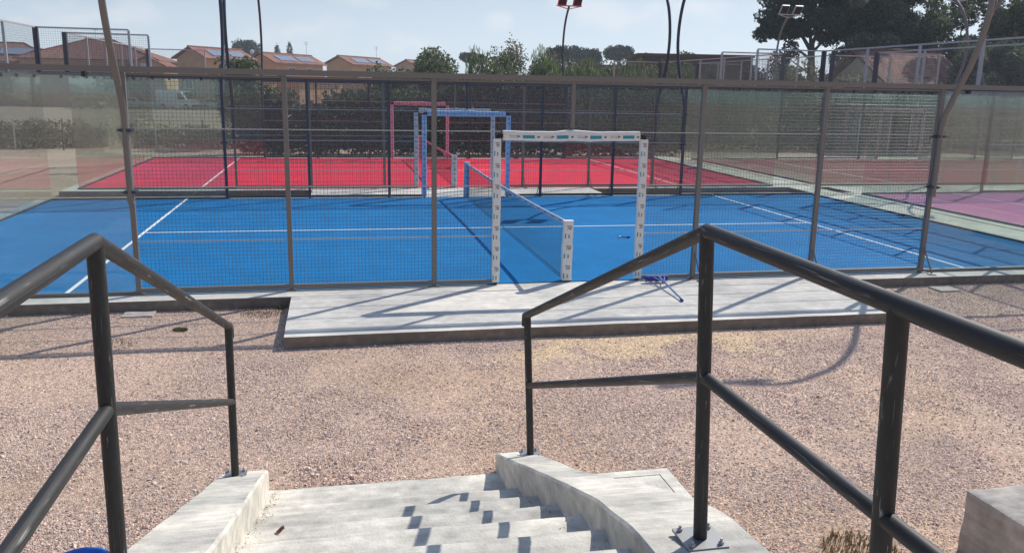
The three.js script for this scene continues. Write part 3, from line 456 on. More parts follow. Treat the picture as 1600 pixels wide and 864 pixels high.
// gabled house: local x across the gable, local -z along the ridge; origin on the ground under the middle of the near gable
function gableHouse(name, label, x, z, turn, W, L, eave, rise, opt = {}) {
  const gy = groundY(x, z) - (z < -90 ? 0.66 : 0), o = thing(name, label, 'house', [x, gy, z], turn), h = W / 2, over = 0.55;
  mesh('wall', uvWorld(prism([[-h, 0], [h, 0], [h, eave], [0, eave + rise], [-h, eave]], L).translate(0, 0, -L)), opt.wall || M.ochre, o);
  const k = rise / h, roof = (s) => { const e = h + over, y1 = eave + rise + 0.10, y0 = y1 - k * e; const g = prism(s > 0 ? [[0, y1], [0, y1 + 0.16], [e, y0 + 0.16], [e, y0]] : [[0, y1], [-e, y0], [-e, y0 + 0.16], [0, y1 + 0.16]], L + 2 * over).translate(0, 0, -L - over); return g; };
  for (const s of [-1, 1]) { const r = mesh('roof_slope', roofUV(roof(s), s), M.tile, o); if (s > 0 && opt.panels) for (const [z0, w] of opt.panels) { const u0 = 0.30, u1 = 0.80, e = h + over, y1 = eave + rise + 0.10 + 0.17; const P = (u) => [e * u, y1 - k * e * u + 0.06]; const [xa, ya] = P(u0), [xb, yb] = P(u1); for (let i = 0; i < 3; i++) mesh('solar_panel', beamSlab([xa, ya, -z0 - w * (i + 0.04) / 3], [xb, yb, -z0 - w * (i + 0.04) / 3], w / 3 * 0.94), M.solar, r); } }
  mesh('ridge_tiles', span([0, eave + rise + 0.26, over], [0, eave + rise + 0.26, -L - over], 0.14, 0.14, 8), M.tile, o);
  for (const [wx, wy, ww, wh] of opt.gableWindows || []) { const f = mesh('window', bx(ww + 0.16, wh + 0.16, 0.08, wx, wy, 0.02), M.white, o); mesh('pane', bx(ww, wh, 0.03, wx, wy, 0.06), M.pane, f); mesh('pane_bar', bx(0.06, wh, 0.03, wx, wy, 0.075), M.white, f); }
  for (const [wz, wy, ww, wh] of opt.sideWindows || []) { const f = mesh('window', bx(0.08, wh + 0.16, ww + 0.16, h + 0.02, wy, -wz), M.white, o); mesh('pane', bx(0.03, wh, ww, h + 0.06, wy, -wz), M.pane, f); }
  for (const [px, pz, w, d, y, pr] of opt.porches || []) { const pw = mesh('lower_wall', uvWorld(bx(w, y, d, px, y / 2, pz)), opt.wall || M.ochre, o); mesh('lower_roof', roofUV(prism([[-w / 2 - 0.4, y - 0.1], [w / 2 + 0.4, y + pr], [w / 2 + 0.4, y + pr + 0.15], [-w / 2 - 0.4, y + 0.05]].map(([a, b]) => [opt.flip ? -a : a, b]).sort(() => 0), d + 0.6).translate(px, 0, pz - d / 2 - 0.3), 1), M.tile, pw); }
  if (opt.aerial) mesh('aerial', merge([span([opt.aerial, eave + rise, -L * 0.8], [opt.aerial, eave + rise + 2.4, -L * 0.8], 0.03), span([opt.aerial - 0.5, eave + rise + 2.2, -L * 0.8], [opt.aerial + 0.5, eave + rise + 2.2, -L * 0.8], 0.02), span([opt.aerial - 0.4, eave + rise + 1.9, -L * 0.8], [opt.aerial + 0.4, eave + rise + 1.9, -L * 0.8], 0.02)]), M.galv, o);
  if (opt.dish) { const d = mesh('satellite_dish', new THREE.SphereGeometry(0.5, 16, 6, 0, 6.283, 0, 0.7), M.white, o); d.position.set(...opt.dish); d.rotation.set(1.2, 0, -0.5); }
  return o;
}
function roofUV(g, s) { g = g.index ? g.toNonIndexed() : g; const p = g.attributes.position, uv = new Float32Array(p.count * 2); for (let i = 0; i < p.count; i++) { uv[2 * i] = p.getZ(i); uv[2 * i + 1] = Math.hypot(p.getX(i), p.getY(i)) * s; } g.setAttribute('uv', new THREE.BufferAttribute(uv, 2)); return g; }
function beamSlab(a, b, w) { const g = beam(a, b, 1, 0.05); const A = new THREE.Vector3(...a), B = new THREE.Vector3(...b), L = A.distanceTo(B), q = new THREE.BoxGeometry(L, 0.05, w), ang = Math.atan2(B.y - A.y, B.x - A.x); g.dispose(); q.rotateZ(ang); q.translate((A.x + B.x) / 2, (A.y + B.y) / 2, A.z - w / 2); return q; }
const TERR = -0.62;                                       // the row's ridges run away to the right
gableHouse('terraced_house', 'ochre house with red tiled roof and solar panels nearest of the row', -22.2, -113.7, TERR, 5.2, 9.5, 7.5, 1.25, { panels: [[1.6, 3.4], [5.4, 3.2]], sideWindows: [[4.6, 6.2, 1.6, 1.1]], porches: [[4.6, -5, 4, 9, 4.7, 0.9]], gableWindows: [[-0.6, 4.1, 1.1, 1.3]], dish: [2.6, 8.6, -9.4], flip: true });
gableHouse('terraced_house', 'ochre house with paired solar panels, second along the row', -13.9, -125.5, TERR, 5.2, 12, 7.4, 1.2, { panels: [[1.6, 4.2], [6.6, 3.8]], sideWindows: [[4, 6.1, 1.5, 1.1], [8.5, 6.1, 1.5, 1.1]], porches: [[4.6, -6, 4, 11, 4.7, 0.9]], gableWindows: [[0, 4.1, 1.1, 1.3]], aerial: 1.2, flip: true });
gableHouse('terraced_house', 'ochre house with pale solar panels and rooftop aerial, third along the row', -2.1, -146.2, TERR, 5.4, 13, 7.9, 1.2, { panels: [[2, 4.4], [7.4, 4]], sideWindows: [[6, 6.5, 1.5, 1.1]], porches: [[4.6, -6, 4, 12, 5, 0.9]], aerial: 1.2, flip: true });
gableHouse('terraced_house', 'small far ochre house with tiled roof at the right end of the row', 12.7, -179.8, TERR, 5.6, 12, 8.5, 1.2, { panels: [[2, 4.2]], porches: [[4.6, -6, 4, 12, 5.4, 0.9]], flip: true });
// big hipped house behind the glass on the left
function hipHouse(label, x, z, turn, W, D, eave, rise, ridge, wallMat, extra) {
  const gy = groundY(x, z) - 0.66, o = thing('hipped_house', label, 'house', [x, gy, z], turn), a = W / 2 + 0.6, b = D / 2 + 0.6, r = ridge / 2, y0 = eave - 0.1, y1 = eave + rise;
  mesh('wall', uvWorld(bx(W, eave, D, 0, eave / 2, 0)), wallMat, o);
  const tri = (pts) => { const g = new THREE.BufferGeometry(); g.setAttribute('position', new THREE.Float32BufferAttribute(pts.flat(), 3)); g.computeVertexNormals(); const uv = []; for (const p of pts) uv.push(p[0], p[1] * 1.6 + p[2] * 0.4); g.setAttribute('uv', new THREE.Float32BufferAttribute(uv, 2)); return g; };
  const A = [-a, y0, b], B = [a, y0, b], C = [a, y0, -b], D4 = [-a, y0, -b], R1 = [-r, y1, 0], R2 = [r, y1, 0];
  mesh('roof_slope', tri([A, B, R2, A, R2, R1]), M.tile, o); mesh('roof_slope', tri([B, C, R2]), M.tile, o); mesh('roof_slope', tri([C, D4, R1, C, R1, R2]), M.tile, o); mesh('roof_slope', tri([D4, A, R1]), M.tile, o);
  mesh('eaves', bx(2 * a, 0.12, 2 * b, 0, y0 - 0.065, 0), M.fascia, o); mesh('ridge_tiles', merge([span(R1, R2, 0.14, 0.14, 6), span(R1, A, 0.12, 0.12, 6), span(R2, B, 0.12, 0.12, 6)]), M.tile, o);
  for (const [wx, wy, ww, wh] of extra.windows || []) { const f = mesh('window', bx(ww + 0.16, wh + 0.16, 0.08, wx, wy, D / 2 + 0.02), M.white, o); mesh('pane', bx(ww, wh, 0.03, wx, wy, D / 2 + 0.06), M.pane, f); }
  if (extra.wing) { const [wx, wz, w, d, h, rs] = extra.wing; mesh('wing_wall', uvWorld(prism([[-w / 2, 0], [w / 2, 0], [w / 2, h], [0, h + rs], [-w / 2, h]], d).translate(wx, 0, wz - d / 2)), M.ochre, o); for (const s of [-1, 1]) mesh('wing_roof', roofUV(prism([[0, h + rs + 0.05], [0, h + rs + 0.2], [s * (w / 2 + 0.4), h - 0.1], [s * (w / 2 + 0.4), h - 0.25]], d + 0.8).translate(wx, 0, wz - d / 2 - 0.4), 1), M.tile, o); mesh('air_conditioner', rbx(0.9, 0.7, 0.4, 0.04, wx - 0.3, h - 0.2, wz + d / 2 + 0.2), M.white, o); }
  for (const [px, py, pz, w, h, t] of extra.panels || []) { const q = mesh('solar_panel', bx(w, 0.06, h), M.solar, o); q.position.set(px, py, pz); q.rotation.x = t; }
  if (extra.aerial) mesh('aerial', merge([span([extra.aerial, y1 - 0.2, 0], [extra.aerial, y1 + 1.4, 0], 0.03), span([extra.aerial - 0.4, y1 + 1.3, 0], [extra.aerial + 0.4, y1 + 1.3, 0], 0.02)]), M.galv, o);
  return o;
}
hipHouse('broad house with brown hipped tile roof behind the red court glass', -35.8, -123, -0.1, 18.0, 11, 7.2, 2.8, 3.2, M.ochre, { windows: [[2.5, 3.4, 1.3, 1.4]], wing: [8.2, 4.2, 4.4, 5, 6.5, 1.0], aerial: -0.6 });
hipHouse('ochre house with tiled roof and solar panels at the far left edge', -51.5, -131, 0.1, 16, 10, 6.8, 2.7, 6, M.ochre, { windows: [[4, 3.4, 1.3, 1.4]], panels: [[-2.5, 8.22, 2.9, 4.6, 2.0, 0.449], [2.6, 8.22, 2.9, 4.4, 2.0, 0.449]], wing: [6.2, 3.5, 4.6, 5, 7.6, 0.9] });
// low brown building and tiled outbuilding on the right
{ const o = thing('brown_barn', 'low brown flat-topped building behind the hedge', 'building', [23.8, groundY(23.8, -52), -52], -0.2); mesh('wall', uvWorld(bx(8.4, 5.75, 7, 0, 2.875, 0)), M.bareEarth, o); mesh('coping', bx(8.7, 0.2, 7.3, 0, 5.85, 0), M.fascia, o); mesh('annexe', uvWorld(bx(5, 5.1, 6, -6.0, 2.55, -0.6)), M.bareEarth, o); }
gableHouse('tiled_outbuilding', 'outbuilding with a low pinkish tiled roof behind the pink court', 35.3, -38.6, 1.50, 7.4, 5.0, 3.75, 1.85, { wall: M.cream });
{ const x = 25.4, z = -27.6, o = thing('garden_hut', 'grey blue hut with dark glazed doors behind the brownish court', 'hut', [x, groundY(x, z), z], -0.08); mesh('wall', uvWorld(bx(5.0, 2.35, 3, 0, 1.175, -1.5)), M.shedWall, o); mesh('roof', bx(5.4, 0.12, 3.5, 0, 2.42, -1.5), M.steel, o); for (const dx of [-1.6, 0.1, 1.6]) { const f = mesh('door', bx(1.2, 2.0, 0.06, dx, 1.02, 0.04), M.galv, o); mesh('pane', bx(1.04, 1.8, 0.03, dx, 1.05, 0.075), M.pane, f); } }

// ---------------------------------------------------------------- vehicles in the car park
function wheel(par, x, z, r) { const w = mesh('wheel', new THREE.CylinderGeometry(r, r, 0.22, 20).rotateX(Math.PI / 2).translate(x, r, z), M.tyre, par); mesh('rim', new THREE.CylinderGeometry(r * 0.6, r * 0.6, 0.23, 16).rotateX(Math.PI / 2).translate(x, r, z), M.rim, w); }
function body(profile, w, bevel = 0.08) { const s = new THREE.Shape(); profile.forEach(([x, y], i) => i ? s.lineTo(x, y) : s.moveTo(x, y)); return new THREE.ExtrudeGeometry(s, { depth: w - 2 * bevel, bevelEnabled: true, bevelThickness: bevel, bevelSize: bevel * 0.6, bevelSegments: 2 }).translate(0, 0, -w / 2 + bevel); }
function van(x, z, turn, label) {
  const o = thing('delivery_van', label, 'van', [x, groundY(x, z), z], turn), w = 2.0;
  mesh('body', body([[-2.9, 0.4], [2.75, 0.4], [2.85, 0.75], [2.7, 1.05], [1.95, 1.28], [1.15, 2.28], [0.8, 2.45], [-2.75, 2.5], [-2.9, 2.3]], w), M.carWhite, o);
  mesh('windscreen', beamSlab([1.24, 2.16, 0.82], [1.95, 1.33, 0.82], 1.64).translate(0.06, 0.06, 0), M.pane, o); for (const s of [-1, 1]) { mesh('side_window', prism([[0.55, 1.3], [1.62, 1.3], [1.1, 2.0], [0.6, 2.05]], 0.02).translate(0, 0, s * (w / 2 + 0.045) - 0.01), M.pane, o); mesh('headlight', rbx(0.12, 0.22, 0.36, 0.04, 2.8, 0.92, s * 0.72), M.galv, o); mesh('mirror', rbx(0.12, 0.3, 0.2, 0.04, 1.6, 1.5, s * 1.12), M.black, o); }
  mesh('bumper', rbx(0.2, 0.28, 1.96, 0.05, 2.84, 0.5, 0), M.black, o); for (const wx of [-1.8, 1.85]) for (const s of [-1, 1]) wheel(o, wx, s * 0.92, 0.36);
}
function car(x, z, turn, m, label) {
  const o = thing('parked_car', label, 'car', [x, groundY(x, z), z], turn, 'cars parked in front of the houses'), w = 1.75;
  mesh('body', body([[-2.1, 0.35], [2.05, 0.35], [2.12, 0.62], [1.95, 0.82], [1.0, 0.95], [-1.7, 0.98], [-2.08, 0.85]], w), m, o); mesh('cabin', body([[-1.65, 0.96], [0.98, 0.94], [0.35, 1.42], [-1.1, 1.46]], w - 0.18), m, o);
  for (const s of [-1, 1]) { mesh('side_window', prism([[-1.45, 1.02], [0.75, 1.0], [0.28, 1.34], [-1.05, 1.38]], 0.02).translate(0, 0, s * (w / 2 - 0.03) - 0.01), M.pane, o); mesh('headlight', rbx(0.1, 0.14, 0.3, 0.03, 2.06, 0.68, s * 0.6), M.galv, o); }
  mesh('windscreen', beamSlab([0.40, 1.38, 0.66], [0.96, 0.97, 0.66], 1.32).translate(0.06, 0.05, 0), M.pane, o); for (const wx of [-1.3, 1.3]) for (const s of [-1, 1]) wheel(o, wx, s * 0.8, 0.31);
}
van(-23.7, -111.0, -0.5, 'white delivery van in the car park seen through the glass');
car(-18.9, -112.5, -0.35, M.carWhite, 'white car parked just right of the van');
car(-29.2, -111, -0.3, M.carWhite, 'white car parked left of the van');
car(-34.4, -108, -0.2, M.carGrey, 'dark grey car parked at the far left');
car(-13.6, -117, -0.3, M.carGrey, 'dark grey car half hidden behind the hedge end');

// ---------------------------------------------------------------- plants
function foliage(blobs, n, size, seed, cols, opt = {}) {   // leaf-sized faces spread through the volume of the blobs
  const R = rng(seed), pos = new Float32Array(n * 18), col = new Float32Array(n * 18), nor = new Float32Array(n * 18); let c = 0, tries = 0;
  const wts = blobs.map((b) => Math.pow(b[3] * b[4] * b[5], 0.667)), tot = wts.reduce((a, b) => a + b, 0), freq = opt.freq || 0.9, cut = opt.cut ?? 0.40, v = new THREE.Vector3(), a = new THREE.Vector3(), b = new THREE.Vector3(), nn = new THREE.Vector3();
  while (c < n && tries++ < n * 12) {
    let t = R() * tot, k = 0; while (k < blobs.length - 1 && (t -= wts[k]) > 0) k++; const B = blobs[k];
    v.set(R() * 2 - 1, R() * 2 - 1, R() * 2 - 1); if (v.lengthSq() > 1 || v.lengthSq() < 0.01) continue; v.normalize().multiplyScalar(Math.pow(R(), opt.shell || 0.28) * (0.86 + 0.28 * R()));
    const x = B[0] + v.x * B[3], y = B[1] + v.y * B[4], z = B[2] + v.z * B[5]; if (y < (opt.floor ?? 0.02)) continue;
    if (vn3(x * freq, y * freq, z * freq, seed) * 0.65 + vn3(x * freq * 2.7, y * freq * 2.7, z * freq * 2.7, seed + 3) * 0.35 < cut) continue;
    const s = size * (0.55 + 0.9 * R()); a.set(R() - 0.5, R() - 0.5, R() - 0.5).normalize(); if (opt.upright) { a.set((R() - 0.5) * 0.5, 1, (R() - 0.5) * 0.5).normalize(); } b.set(R() - 0.5, R() - 0.5, R() - 0.5).cross(a).normalize(); nn.crossVectors(a, b); const asp = opt.aspect || 0.5;
    const P = [[x - a.x * s, y - a.y * s, z - a.z * s], [x + b.x * s * asp + nn.x * s * 0.15, y + b.y * s * asp + nn.y * s * 0.15, z + b.z * s * asp + nn.z * s * 0.15], [x + a.x * s, y + a.y * s, z + a.z * s], [x - b.x * s * asp + nn.x * s * 0.15, y - b.y * s * asp + nn.y * s * 0.15, z - b.z * s * asp + nn.z * s * 0.15]];
    const q = cols[Math.floor(R() * cols.length)], l = 0.65 + 0.7 * R(); let o = c * 18;
    for (const i of [0, 1, 2, 0, 2, 3]) { pos[o] = P[i][0]; pos[o + 1] = P[i][1]; pos[o + 2] = P[i][2]; col[o] = q[0] * l; col[o + 1] = q[1] * l; col[o + 2] = q[2] * l; nor[o] = -nn.x; nor[o + 1] = -nn.y; nor[o + 2] = -nn.z; o += 3; } c++;
  }
  const g = new THREE.BufferGeometry(); g.setAttribute('position', new THREE.BufferAttribute(pos.slice(0, c * 18), 3)); g.setAttribute('normal', new THREE.BufferAttribute(nor.slice(0, c * 18), 3)); g.setAttribute('color', new THREE.BufferAttribute(col.slice(0, c * 18), 3)); return g;
}
const GREEN = [[0.06, 0.10, 0.034], [0.08, 0.115, 0.04], [0.048, 0.082, 0.03]], OLIVE = [[0.115, 0.125, 0.058], [0.10, 0.11, 0.05], [0.135, 0.13, 0.064]], PINE = [[0.028, 0.052, 0.026], [0.038, 0.064, 0.03], [0.022, 0.044, 0.025]], BROWN = [[0.12, 0.095, 0.06], [0.14, 0.105, 0.065], [0.10, 0.085, 0.05]], REED = [[0.11, 0.16, 0.045], [0.09, 0.14, 0.04], [0.14, 0.155, 0.06]];
function limb(a, b, r0, r1) { const A = new THREE.Vector3(...a), B = new THREE.Vector3(...b), m = A.clone().lerp(B, 0.5).add(new THREE.Vector3((h2(a[0] * 90, b[1] * 70, 2) - 0.5) * 0.25, 0, (h2(a[1] * 90, b[0] * 70, 3) - 0.5) * 0.25).multiplyScalar(A.distanceTo(B) * 0.4)); return [span(a, m.toArray(), r0, (r0 + r1) / 2, 8), span(m.toArray(), b, (r0 + r1) / 2, r1, 8)]; }
function tree(name, label, x, z, blobs, n, size, seed, cols, limbs, opt = {}) {
  const o = thing(name, label, opt.cat || 'tree', [x, groundY(x, z) - (z < -90 ? 0.66 : 0.02), z]); mesh('trunk', merge(limbs.map((l) => limb(...l)).flat()), M.bark, o); mesh('crown', foliage(blobs, n, size, seed, cols, opt), opt.mat || M.leaf, o); return o;
}
// dense hedge straight behind the red court
{
  const R = rng(71), blobs = [], stems = []; for (let x = -7.0; x < 12.6; x += 0.55) { const zc = -25.9 + 0.3 * Math.sin(x), top = 2.05 + 0.6 * fbm(x * 0.35, 2, 8, 3) + 0.75 * step(-1.5, 3, x) + (x < -5.2 ? 0.4 : 0); for (let y = 0.5; y < top; y += 0.6) blobs.push([x + (R() - 0.5) * 0.5, y, zc + (R() - 0.5) * 0.5, 0.62, 0.55, 0.85]); stems.push(span([x, 0, zc + 0.6], [x + (R() - 0.5) * 0.8, 1.8 + R(), zc + 0.4], 0.022, 0.008, 5)); }
  const o = thing('hedge', 'dense dark green hedge along the far side of the red court', 'hedge', [0, -0.14, 0]); mesh('stems', merge(stems), M.bark, o); mesh('foliage', foliage(blobs, 60000, 0.095, 72, [...GREEN, OLIVE[1]], { freq: 1.3, cut: 0.24, shell: 0.45 }), M.leaf, o);
}
{
  const R = rng(81), blobs = []; for (let x = 13; x < 46; x += 0.8) { const zc = -30.6 + 0.5 * Math.sin(x * 0.7), top = 2.3 + 1.0 * fbm(x * 0.3, 5, 9, 3); for (let y = 0.5; y < top; y += 0.7) blobs.push([x + (R() - 0.5) * 0.6, y, zc + (R() - 0.5) * 0.6, 0.8, 0.65, 1.1]); }
  const o = thing('hedge', 'grey green hedge behind the brownish court at the right', 'hedge', [0, -0.16, 0]); const st = []; for (let x = 13; x < 46; x += 0.9) st.push(span([x, 0, -30.2], [x + 0.2, 2, -30.3], 0.03, 0.012, 5)); mesh('stems', merge(st), M.bark, o); mesh('foliage', foliage(blobs, 26000, 0.11, 82, [...GREEN, ...OLIVE], { freq: 1.1, cut: 0.33 }), M.leaf, o);
}
{ const R = rng(91), blobs = []; for (let x = -34; x < -7.5; x += 0.7) { const top = 0.55 + 0.7 * fbm(x * 0.5, 3, 19, 3); blobs.push([x + (R() - 0.5) * 0.5, top * 0.5, -30.5 + (R() - 0.5) * 2.4, 0.8, top * 0.62, 1.0]); } const o = thing('bramble_bank', 'low brown bramble bank between gravel and car park', 'bramble', [0, -0.15, 0]); const st = []; for (let x = -34; x < -7.5; x += 0.5) st.push(span([x, 0, -30], [x + (R() - 0.5) * 0.6, 0.9 + 0.5 * R(), -30.1], 0.012, 0.005, 4)); mesh('stems', merge(st), M.bark, o); mesh('foliage', foliage(blobs, 26000, 0.075, 92, [...BROWN, BROWN[1], OLIVE[0]], { freq: 1.2, cut: 0.34 }), M.leaf, o); }
{ const o = thing('stake_fence', 'row of thin grey stakes and wire at the edge of the gravel', 'fence', [0, -0.14, -28.0]); let k = 0; for (let x = -30; x < -7.4; x += 1.9) { const q = (h2(k++, 3) - 0.5) * 0.16; mesh('stake', span([x, -0.05, 0], [x + q, 1.35, 0], 0.035, 0.03, 6), k % 3 ? M.galv : M.bark, o); } for (const y of [0.5, 0.95, 1.28]) mesh('wire', span([-30, y, 0.03], [-7.5, y, 0.03], 0.004, 0.004, 4), M.galv, o); }
const shrub = (name, label, x, z, w, h, n, size, seed, cols, opt = {}) => { const R = rng(seed), bl = [], li = []; for (let i = 0; i < 12; i++) { const a = R() * 6.283, q = Math.sqrt(R()) * w * 0.36; bl.push([Math.cos(a) * q, h * (0.28 + 0.52 * R()), Math.sin(a) * q, w * (0.16 + 0.12 * R()), h * (0.16 + 0.10 * R()), w * (0.16 + 0.12 * R())]); } bl.forEach((b) => li.push([[0, 0, 0], [b[0], b[1], b[2]], 0.07 * h / 4, 0.02])); return tree(name, label, x, z, bl, n, size, seed, cols, li, { cat: 'shrub', cut: 0.36, ...opt }); };
shrub('leafy_bush', 'dense green bush rising at the left end of the hedge', -7.2, -30, 3.2, 4.6, 6000, 0.09, 201, GREEN);
shrub('leafy_bush', 'dark green bush in front of the third house of the row', 0.2, -33, 3.6, 4.1, 6000, 0.09, 202, GREEN);
shrub('leafy_bush', 'light green feathery bush right of the last house of the row', 2.2, -37.5, 4.0, 5.0, 7000, 0.10, 203, [...OLIVE, ...GREEN]);
shrub('bare_shrub', 'brownish thin-leaved shrub with a tall wispy top beside the lone pine', 8.7, -48, 3.8, 6.6, 5500, 0.10, 204, [...BROWN, ...OLIVE], { cut: 0.42, freq: 1.4 });
shrub('bare_shrub', 'brownish thin-leaved shrub left of the dark conifer', 10.5, -47, 3.8, 6.1, 5500, 0.10, 205, [...BROWN, ...OLIVE], { cut: 0.42, freq: 1.4 });
shrub('leafy_bush', 'olive bush below the far umbrella pines', 12.8, -42, 4.6, 5.2, 7000, 0.10, 206, OLIVE);
shrub('leafy_bush', 'olive bush in front of the flat-topped far pine', 15.0, -38, 4.6, 5.3, 7500, 0.10, 207, [...OLIVE, GREEN[0]]);
shrub('leafy_bush', 'green olive bush left of the brown building', 17.2, -38, 4.2, 5.0, 6500, 0.10, 213, [...OLIVE, ...GREEN]);
shrub('leafy_bush', 'pale olive bush in front of the left big pine trunk', 24.6, -40, 3.8, 5.0, 6000, 0.10, 208, [...OLIVE, [0.17, 0.18, 0.08]]);
shrub('leafy_bush', 'pale olive bush in front of the right big pine trunk', 25.0, -36, 4.2, 4.9, 6000, 0.10, 209, [...OLIVE, [0.17, 0.18, 0.08]]);
shrub('leafy_bush', 'pale olive bush beside the tiled outbuilding', 26.6, -33.6, 4.0, 4.3, 6000, 0.10, 214, [...OLIVE, [0.17, 0.18, 0.08]]);
{ const bl = []; const R = rng(301); for (let i = 0; i < 26; i++) bl.push([-4.2 + 8.4 * R(), 2.4 + 1.9 * R(), (R() - 0.5) * 1.6, 0.55, 1.1, 0.5]); const st = []; for (let i = 0; i < 70; i++) { const x = -4.6 + 9.2 * R(), z = (R() - 0.5) * 1.6; st.push([[x, 0, z], [x + (R() - 0.5) * 0.5, 3.2 + R(), z], 0.015, 0.006]); } tree('cane_thicket', 'bright green cane thicket standing behind the middle of the hedge', 8.2, -33.5, bl, 9000, 0.13, 302, REED, st, { cat: 'canes', upright: true, aspect: 0.16, cut: 0.3 }); }
{ const bl = []; const R = rng(311); for (let i = 0; i < 22; i++) bl.push([-3.2 + 6.4 * R(), 2.3 + 1.4 * R(), (R() - 0.5) * 1.6, 0.55, 1.1, 0.5]); const st = []; for (let i = 0; i < 50; i++) { const x = -3.4 + 6.8 * R(), z = (R() - 0.5) * 1.6; st.push([[x, 0, z], [x + (R() - 0.5) * 0.5, 3.2 + R(), z], 0.015, 0.006]); } tree('cane_thicket', 'yellowish cane thicket behind the right part of the hedge', 16.4, -34.5, bl, 7500, 0.13, 312, [...REED, ...OLIVE], st, { cat: 'canes', upright: true, aspect: 0.16, cut: 0.3 }); }
// umbrella pines
function umbrella(label, x, z, h, r, th, seed, n, size, lobes = 7, trunks = [[0, 0]]) {
  const R = rng(seed), bl = [], li = []; for (let i = 0; i < lobes * 2; i++) { const a = R() * 6.283, q = Math.sqrt(R()) * r * 0.72; bl.push([Math.cos(a) * q, h - th * (0.5 + 0.25 * (q / r) ** 2) + (R() - 0.5) * th * 0.25, Math.sin(a) * q, r * 0.36, th * 0.42, r * 0.36]); }
  for (const [tx, tz] of trunks) { const fork = [tx + (R() - 0.5) * r * 0.1, h - th * 1.25, tz]; li.push([[tx, -0.1, tz], fork, h * 0.035, h * 0.025]); for (let i = 0; i < 7; i++) { const b = bl[Math.floor(R() * bl.length)]; li.push([fork, [b[0], b[1] - th * 0.1, b[2]], h * 0.017, h * 0.006]); } }
  return tree('umbrella_pine', label, x, z, bl, n, size, seed, PINE, li, { mat: M.needle, cut: 0.33, freq: 1.6 / r * 2.2 });
}
umbrella('lone far umbrella pine with a bare leaning trunk on the skyline', 20.9, -141, 10.4, 2.7, 1.9, 401, 3500, 0.20, 5);
umbrella('left one of the pair of far umbrella pines on the skyline', 38.6, -138, 12.0, 3.4, 3.0, 402, 4500, 0.22);
umbrella('right one of the pair of far umbrella pines on the skyline', 42.0, -139, 11.6, 3.0, 2.9, 403, 4200, 0.22);
umbrella('flat-topped far umbrella pine right of the pair', 46.6, -136, 12.1, 3.3, 2.4, 404, 4500, 0.22);
umbrella('low wide far umbrella pine next to the flat-topped one', 51.6, -134, 10.8, 4.3, 2.0, 405, 4500, 0.22, 8);
umbrella('dark far pine behind the roofs of the first two houses', -21.5, -190, 13.9, 4.2, 3.4, 406, 3500, 0.25);
tree('conifer', 'narrow dark ragged conifer beside the reddish floodlight pole', 26.6, -104, [[0, 4, 0, 1.0, 1.4, 1.0], [0.3, 5.6, 0, 0.9, 1.0, 0.9], [-0.2, 7.0, 0, 1.5, 0.7, 1.4], [0.2, 8.3, 0, 1.3, 0.9, 1.2], [-0.5, 9.2, 0, 1.0, 0.7, 1.0], [0.5, 9.4, 0, 0.9, 0.7, 0.9]], 4200, 0.17, 411, PINE, [[[0, -0.1, 0], [0, 9.2, 0], 0.22, 0.05], [[0, 6, 0], [1, 7, 0], 0.06, 0.03], [[0, 6.5, 0], [-1, 7.4, 0], 0.06, 0.03]], { mat: M.needle, cut: 0.36, freq: 1.3 });
tree('round_tree', 'small round tree beside the brown building', 29.6, -66, [[0, 6.0, 0, 1.5, 1.2, 1.4], [0.4, 4.6, 0, 1.3, 1.2, 1.2], [-0.6, 4.6, 0, 1.1, 1.0, 1.1]], 3200, 0.13, 412, GREEN, [[[0, -0.1, 0], [0, 4.6, 0], 0.16, 0.08]]);
for (const [x, z, h, s, lab] of [[-15.6, -196, 13.4, 421, 'left tiny dark cypress above the roof of the second house'], [-12.9, -197, 14.0, 422, 'right tiny dark cypress above the roof of the second house']]) tree('cypress', lab, x, z, [[0, h * 0.45, 0, 1.0, h * 0.42, 1.0], [0, h * 0.8, 0, 0.7, h * 0.18, 0.7]], 1500, 0.24, s, PINE, [[[0, -0.1, 0], [0, h * 0.8, 0], 0.2, 0.05]], { mat: M.needle, cut: 0.2 });
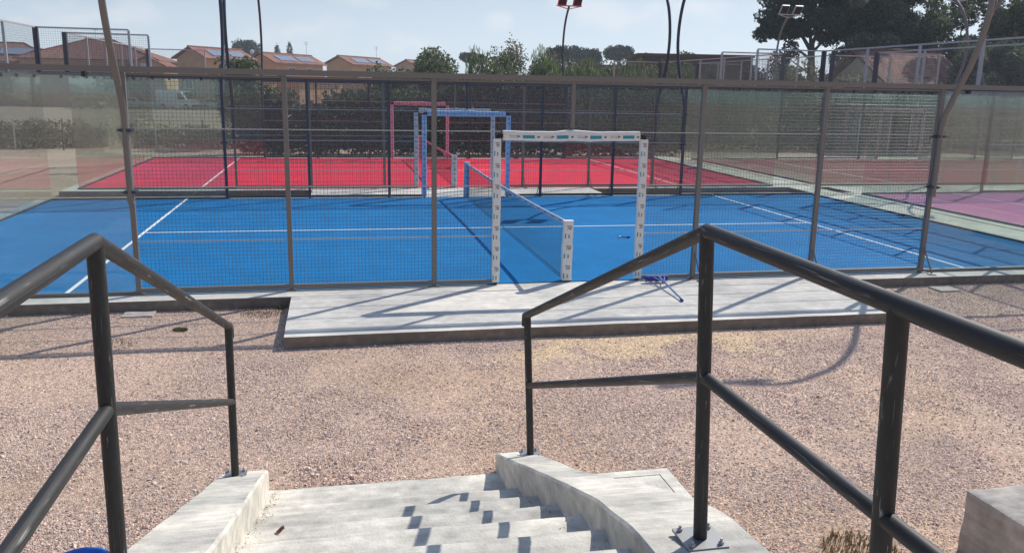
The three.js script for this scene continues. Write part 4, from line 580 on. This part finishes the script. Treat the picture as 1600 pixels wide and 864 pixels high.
// the big pines on the right
{
  const make = (label, x, z, seed, blobs, limbs, n) => tree('stone_pine', label, x, z, blobs, n, 0.13, seed, PINE, limbs, { mat: M.needle, cut: 0.39, freq: 0.75, shell: 0.32 });
  const R = rng(500), cloud = (x0, x1, y0, y1, zr, k, r) => { const b = []; for (let i = 0; i < k; i++) b.push([lerp(x0, x1, R()), lerp(y0, y1, R()), (R() - 0.5) * zr, r * (0.8 + 0.5 * R()), r * (0.55 + 0.3 * R()), r * (0.8 + 0.5 * R())]); return b; };
  make('big dark stone pine with spreading crown, left of the two, behind the fence', 30.4, -45.5, 501, [...cloud(-2.6, 2.6, 8.2, 11.2, 5, 26, 1.25), ...cloud(-3.4, -2.2, 6.4, 8.2, 2, 8, 0.75), ...cloud(-1.8, 1.6, 7.2, 8.2, 3, 8, 0.8), ...cloud(-2.2, -0.6, 4.6, 6.6, 1.4, 7, 0.6)], [[[0.6, -0.1, 0], [0.2, 6.6, 0], 0.36, 0.24], [[0.2, 6.2, 0], [-2.2, 9, 0.4], 0.16, 0.06], [[0.2, 6.4, 0], [1.4, 9.4, -0.5], 0.16, 0.06], [[0.2, 5.6, 0], [-2.6, 7.2, 0.2], 0.11, 0.04], [[0.3, 6.0, 0], [2.2, 8.4, 0.3], 0.12, 0.04], [[0.2, 6.5, 0], [-0.6, 10, 0.3], 0.14, 0.05], [[0.3, 4.6, 0], [-1.6, 5.6, 0.2], 0.08, 0.03]], 26000);
  make('big dark stone pine with forked trunk, right of the two, behind the fence', 34.2, -45.0, 502, [...cloud(-3, 2.8, 7.6, 11.2, 5, 30, 1.3), ...cloud(-2.4, 0.6, 6.7, 7.6, 3, 6, 0.8), ...cloud(1.6, 3.4, 6.6, 8.4, 3, 7, 0.9)], [[[0, -0.1, 0], [-0.1, 5.0, 0], 0.42, 0.32], [[-0.1, 4.8, 0], [-2.2, 8.6, 0.4], 0.2, 0.07], [[-0.1, 4.8, 0], [1.8, 7.6, -0.3], 0.2, 0.07], [[-0.1, 4.9, 0], [0.2, 9.4, 0.4], 0.2, 0.07], [[0.6, 5.8, -0.1], [3.0, 7.6, 0.3], 0.12, 0.04]], 28000);
}
{ // broadleaf trees filling the right corner
  const R = rng(600), spots = [[34.0, -43.0, 10.6, 'broad grey green tree directly behind the tiled outbuilding', OLIVE], [39.4, -41.0, 11.2, 'tall leafy tree with yellowing top at the right edge', [...GREEN, ...OLIVE, [0.15, 0.13, 0.05]]], [35.4, -32.4, 6.0, 'lower grey green tree right of the tiled outbuilding', [...OLIVE, ...GREEN]], [37.2, -44.5, 11.0, 'dense dark green tree between the big pines and the yellowing tree', GREEN], [43.2, -39.0, 10.6, 'sunlit leafy tree cut by the right edge of the picture', [...GREEN, ...OLIVE, [0.15, 0.13, 0.05]]]];
  spots.forEach(([x, z, h, lab, cols], i) => { const bl = [], li = [[[0, -0.1, 0], [0.1, h * 0.42, 0], 0.24, 0.16]]; for (let k = 0; k < 34; k++) { const a = R() * 6.283, q = Math.sqrt(R()) * 2.6, y = h * (0.22 + 0.72 * R()); bl.push([Math.cos(a) * q, y, Math.sin(a) * q, 0.75 + 0.4 * R(), 0.6 + 0.4 * R(), 0.75 + 0.4 * R()]); if (k % 4 === 0) li.push([[0.1, h * 0.38, 0], [Math.cos(a) * q, y, Math.sin(a) * q], 0.09, 0.03]); } tree('broadleaf_tree', lab, x, z, bl, 30000, 0.11, 610 + i, cols, li, { cut: 0.33, freq: 1.1 }); });
}

scene.fog = new THREE.FogExp2(new THREE.Color(0.80, 0.88, 0.95), 0.0009);
renderer.render(scene, camera);
